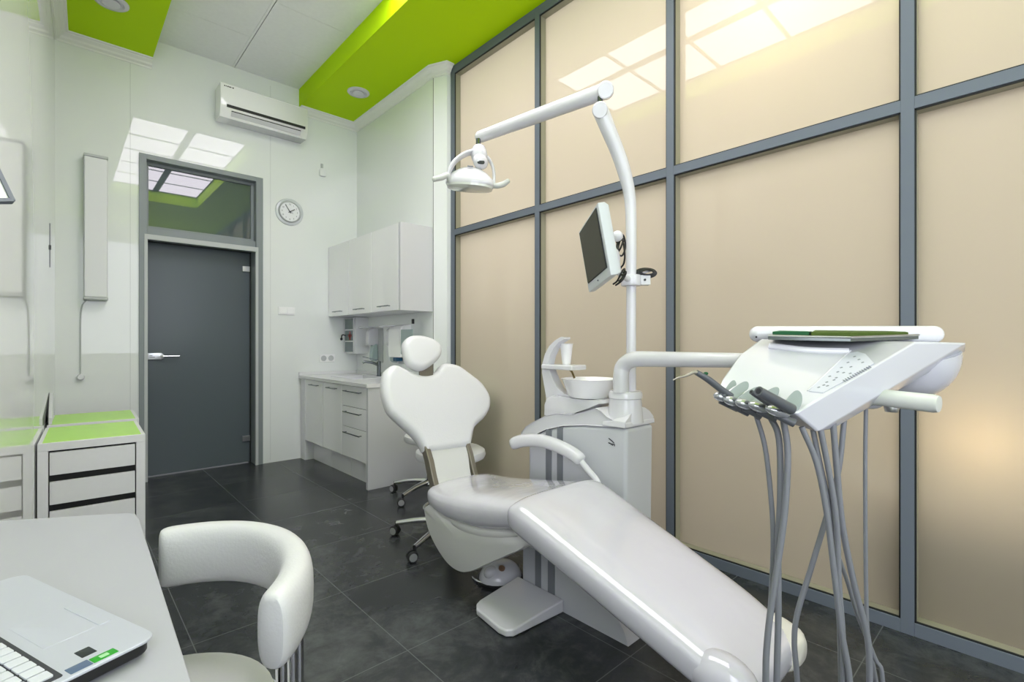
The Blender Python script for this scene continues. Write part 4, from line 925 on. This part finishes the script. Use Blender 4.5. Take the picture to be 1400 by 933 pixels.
for i, j in ((0, 2), (1, 6), (3, 5), (4, 8), (7, None)):
    q, r, d = ends[i]; e = q[-1]
    if j is None:
        hose(i, [Vector((e.x + .02, e.y, .12)), Vector((e.x + .12, e.y + .02, .012)), Vector((e.x + .3, e.y + .1, .010)), Vector((e.x + .5, e.y + .35, .010))])
    else:
        q2, r2, d2 = ends[j]; e2_ = q2[-1]; lowz = .16 + .02 * i
        hose(i, [Vector((e.x, e.y, lowz + .05)), (Vector((e.x, e.y, lowz)) * .75 + Vector((e2_.x, e2_.y, lowz)) * .25) - Vector((0, 0, .03)), Vector(((e.x + e2_.x) / 2, (e.y + e2_.y) / 2, lowz - .045))])
        hose(j, [Vector((e2_.x, e2_.y, lowz + .05)), (Vector((e2_.x, e2_.y, lowz)) * .75 + Vector((e.x, e.y, lowz)) * .25) - Vector((0, 0, .03)), Vector(((e.x + e2_.x) / 2, (e.y + e2_.y) / 2, lowz - .045))])
e = ends[9][0][-1]; hose(9, [Vector((e.x, e.y, .1)), Vector((e.x + .08, e.y - .0, .012)), Vector((e.x + .25, e.y + .2, .010))])
# handpieces in the holders
hs = thing('air_water_syringe', P(1000, 542, 1.26), 'grey syringe with bent pale tip in the leftmost instrument holder', 'dental instrument', 'instruments in the console holders')
g = MB(); g.tube([P(1001, 543, 1.25), P(985, 532, 1.245), P(968, 519, 1.235), P(952, 509.5, 1.23)], [.0088, .0088, .0085, .007], n=16); g.build('grip', 'hand', hs)
g = MB(); g.tube([P(954, 510, 1.23), P(948, 509.5, 1.228), P(938, 514, 1.225), P(928, 516.5, 1.22), P(920, 520, 1.22)], [.0055, .0042, .0032, .0024, .0016], n=12); g.build('tip', 'tiptan', hs)
g = MB(); g.ellipsoid(P(965, 511, 1.235), .006, .006, .004); g.build('button', 'napk', hs)
hs = thing('suction_handpiece', P(1082, 560, 1.10), 'thick dark grey handpiece in the rightmost instrument holder', 'dental instrument', 'instruments in the console holders')
g = MB(); qa, qb = P(1082, 560, 1.10), P(1037, 535, 1.06); g.tube([qa, qb], [.0125, .0108], n=20, smooth=False); g.build('grip', 'hand', hs)
g = MB(); ax_ = (qb - qa).normalized(); g.lathe([(.0, 0), (.0065, 0), (.0065, .0008), (0, .0008)], qb, ax_, 18); g.build('bore', 'ink', hs)
hs = thing('air_motor', P(1056, 553, 1.13), 'slim dark grey handpiece between the two thick grips', 'dental instrument', 'instruments in the console holders')
g = MB(); qa, qb = P(1056, 555, 1.14), P(1027, 536, 1.12); g.tube([qa, qa + (qb - qa) * .5, qb], [.0075, .007, .0055], n=16, smooth=False); g.build('grip', 'hand', hs)
g = MB(); g.lathe([(0, 0), (.003, 0), (.003, .0008), (0, .0008)], qb, (qb - qa), 12); g.build('bore', 'ink', hs)
# tray and green cloths on top
td = 1.33
q = [P(1050, 464.8, 1.36), P(1163, 467.5, 1.26), P(1256, 463.8, 1.36), P(1240, 461.5, 1.50), P(1060, 461.5, 1.50)]
tr = thing('instrument_tray', P(1150, 465, 1.36), 'smoked flat tray lying on top of the instrument console', 'tray')
g = MB(); g.rings([[p for p in q], [p + Vector((0, 0, .011)) for p in q]]); g.build('plate', 'trayg', tr, bevel=.001)
g = MB(); g.tube([q[0] + Vector((0, 0, .011)), q[1] + Vector((0, 0, .011)), q[2] + Vector((0, 0, .011))], .003, n=8, smooth=False); g.build('rim', 'steel', tr)
def cloth(name, pts, m, lb):
    n = len(pts); g = MB(); th = .009; g.rings([[p for p in pts], [p + Vector((0, 0, th + .002 * math.sin(i * 2.1))) for i, p in enumerate(pts)]]); tag(g.build(name, m, None, bevel=.0015), lb, 'napkin', 'folded green napkins on the tray')
z8 = Vector((0, 0, .0115))
cloth('napkin', [P(1056, 463.6, 1.37) + z8, P(1106, 464.6, 1.325) + z8, P(1110, 462, 1.46) + z8, P(1066, 461.5, 1.47) + z8], 'napk', 'dark green folded napkin on the left end of the tray')
cloth('napkin', [P(1109, 464.8, 1.32) + z8, P(1163, 466.3, 1.285) + z8, P(1242, 463.6, 1.37) + z8, P(1228, 461.5, 1.46) + z8, P(1114, 461.8, 1.46) + z8], 'napk2', 'olive green folded napkin on the right part of the tray')

# ------------------------------------------------------------ foot control
fc = thing('foot_control', (1.62, 1.90, 0), 'white domed foot pedal with wire hoop on the floor by the chair', 'foot control')
c0 = P(684, 780, 2.50); bx_, by_ = c0.x, c0.y
g = MB(); g.ellipsoid((bx_, by_, .012), .115, .10, .085, z0=0, z1=1); dome = g.build('dome', 'white', fc)
g = MB(); g.lathe([(0, 0), (.122, 0), (.122, .012), (.112, .018), (0, .018)], (bx_, by_, 0), n=40); g.build('base', 'black', fc)
g = MB(); g.lathe([(.0, 0), (.016, 0), (.016, .006), (0, .008)], P(686, 778, 2.42), (-.2, -.4, 1), 18); g.build('button', 'amber', dome)
g = MB(); g.ellipsoid(P(671, 783, 2.44), .038, .03, .03); g.build('pedal_horn', 'white', fc)
for px, py in ((676, 796), (686, 795)):
    g = MB(); g.slab(rrect(.02 if px > 680 else .03, .012, .002, -.012, -.006), P(px, py, 2.405), r_, (0, 0, 1), .01, .001); g.build('marker', 'ink', dome)
g = MB(); g.tube([P(668, 797, 2.42), P(658, 797, 2.44), P(648, 792, 2.50), P(645, 786, 2.60), P(652, 780, 2.70), P(664, 776, 2.75)], .0065); g.build('hoop', 'chrome', fc)

# ------------------------------------------------------------ stools
def stool(cx, cy, zs, rs, R, rot, label, hoop):
    t = thing('stool', (cx, cy, 0), label, 'stool', 'white round stools on casters')
    MB().lathe([(0, zs - .05), (rs - .03, zs - .05), (rs - .008, zs - .04), (rs, zs - .02), (rs - .006, zs + .004), (rs - .03, zs + .018), (0, zs + .024)], (cx, cy, 0), n=48).build('seat', 'leather', t)
    MB().lathe([(.0, .09), (.03, .09), (.03, .25), (.022, .26), (.022, zs - .05), (0, zs - .05)], (cx, cy, 0)).build('gas_column', 'black', t)
    MB().lathe([(0, .08), (.05, .08), (.055, .10), (.035, .135), (0, .14)], (cx, cy, 0)).build('hub', 'chrome', t)
    for k in range(5):
        a = math.radians(rot + 72 * k); d = Vector((math.cos(a), math.sin(a), 0)); o_ = Vector((cx, cy, 0))
        g = MB(); g.tube([o_ + d * .03 + Vector((0, 0, .115)), o_ + d * R * .55 + Vector((0, 0, .105)), o_ + d * R + Vector((0, 0, .078))], [.022, .018, .014], n=12); lg_ = g.build('leg', 'chrome', t)
        g = MB(); e = o_ + d * R; s2 = Vector((-d.y, d.x, 0)); ang = math.radians(rot * 3 + 50 * k); s2 = Vector((math.cos(ang), math.sin(ang), 0))
        w = Vector((0, 0, .031)); c_ = e + w + Vector((-s2.y, s2.x, 0)) * .012
        g.lathe([(0, -.024), (.024, -.024), (.03, -.018), (.03, -.006), (.018, -.004), (.018, .004), (.03, .006), (.03, .018), (.024, .024), (0, .024)], c_, s2, 22); g.tube([e + Vector((0, 0, .045)), e + Vector((0, 0, .09))], .009, n=10)
        ca_ = g.build('caster', 'rubber', lg_)
        camd = Vector((0, 0, H)) - c_; sg = 1 if camd.dot(s2) > 0 else -1
        g = MB(); g.lathe([(.0135, sg * .0255), (.022, sg * .0255), (.022, sg * .0235), (.0135, sg * .0235)], c_, s2, 20); g.build('wheel_ring', 'tyre', ca_)
    if hoop:
        g = MB(); g.tube([Vector((cx + .16 * math.cos(a * math.pi / 6), cy + .16 * math.sin(a * math.pi / 6), .2)) for a in range(12)], .009, closed=True); 
        for a in range(3): g.tube([Vector((cx, cy, .2)), Vector((cx + .16 * math.cos(a * 2.1 + .4), cy + .16 * math.sin(a * 2.1 + .4), .2))], .006, n=8, smooth=False)
        g.build('foot_ring', 'chrome', t)
stool(1.765, 2.475, .542, .215, .35, 128, 'white round stool directly behind the dental chair back', True)
stool(2.16, 3.30, .475, .21, .31, 124, 'lower white round stool near the base cabinet end panel', False)

# ------------------------------------------------------------ camera and light
cam = bpy.data.cameras.new('camera'); co_ = bpy.data.objects.new('camera', cam); C.objects.link(co_)
cam.sensor_width = 36; cam.lens = F / 1400 * 36; cam.shift_y = 3.5 / 1400; cam.clip_start = .01
co_.location = (0, 0, H); co_.rotation_euler = (math.pi / 2, 0, -T); bpy.context.scene.camera = co_
def area(name, loc, rot, sx, sy, e, col):
    l = bpy.data.lights.new(name, 'AREA'); l.shape = 'RECTANGLE'; l.size = sx; l.size_y = sy; l.energy = e; l.color = col
    o = bpy.data.objects.new(name, l); C.objects.link(o); o.location = loc; o.rotation_euler = rot; return o
area('corridor_light', (3.7, 1.2, 3.85), (0, 0, 0), 1.0, 6.5, 105, (1, .97, .95))
def lamp(name, loc, e, col, r):
    l = bpy.data.lights.new(name, 'POINT'); l.energy = e; l.color = col; l.shadow_soft_size = r
    o = bpy.data.objects.new(name, l); C.objects.link(o); o.location = loc
lamp('corridor_backlight', (2.84, .16, .82), 2.2, (1, .74, .42), .06)
lamp('corridor_backlight', (2.98, .9, 2.95), 7, (1, .78, .48), .12)
lamp('corridor_backlight', (3.4, 3.0, 1.9), 9, (1, .96, .9), .2)  # extra lamp, added to brighten the far end of the glass
w = bpy.data.worlds.new('world'); bpy.context.scene.world = w; w.use_nodes = True
w.node_tree.nodes['Background'].inputs[0].default_value = (.9, .95, 1, 1); w.node_tree.nodes['Background'].inputs[1].default_value = .3
sc = bpy.context.scene
sc.view_settings.view_transform = 'Standard'; sc.view_settings.look = 'None'; sc.view_settings.gamma = 1; sc.view_settings.use_curve_mapping = False
sc.view_settings.exposure = .62
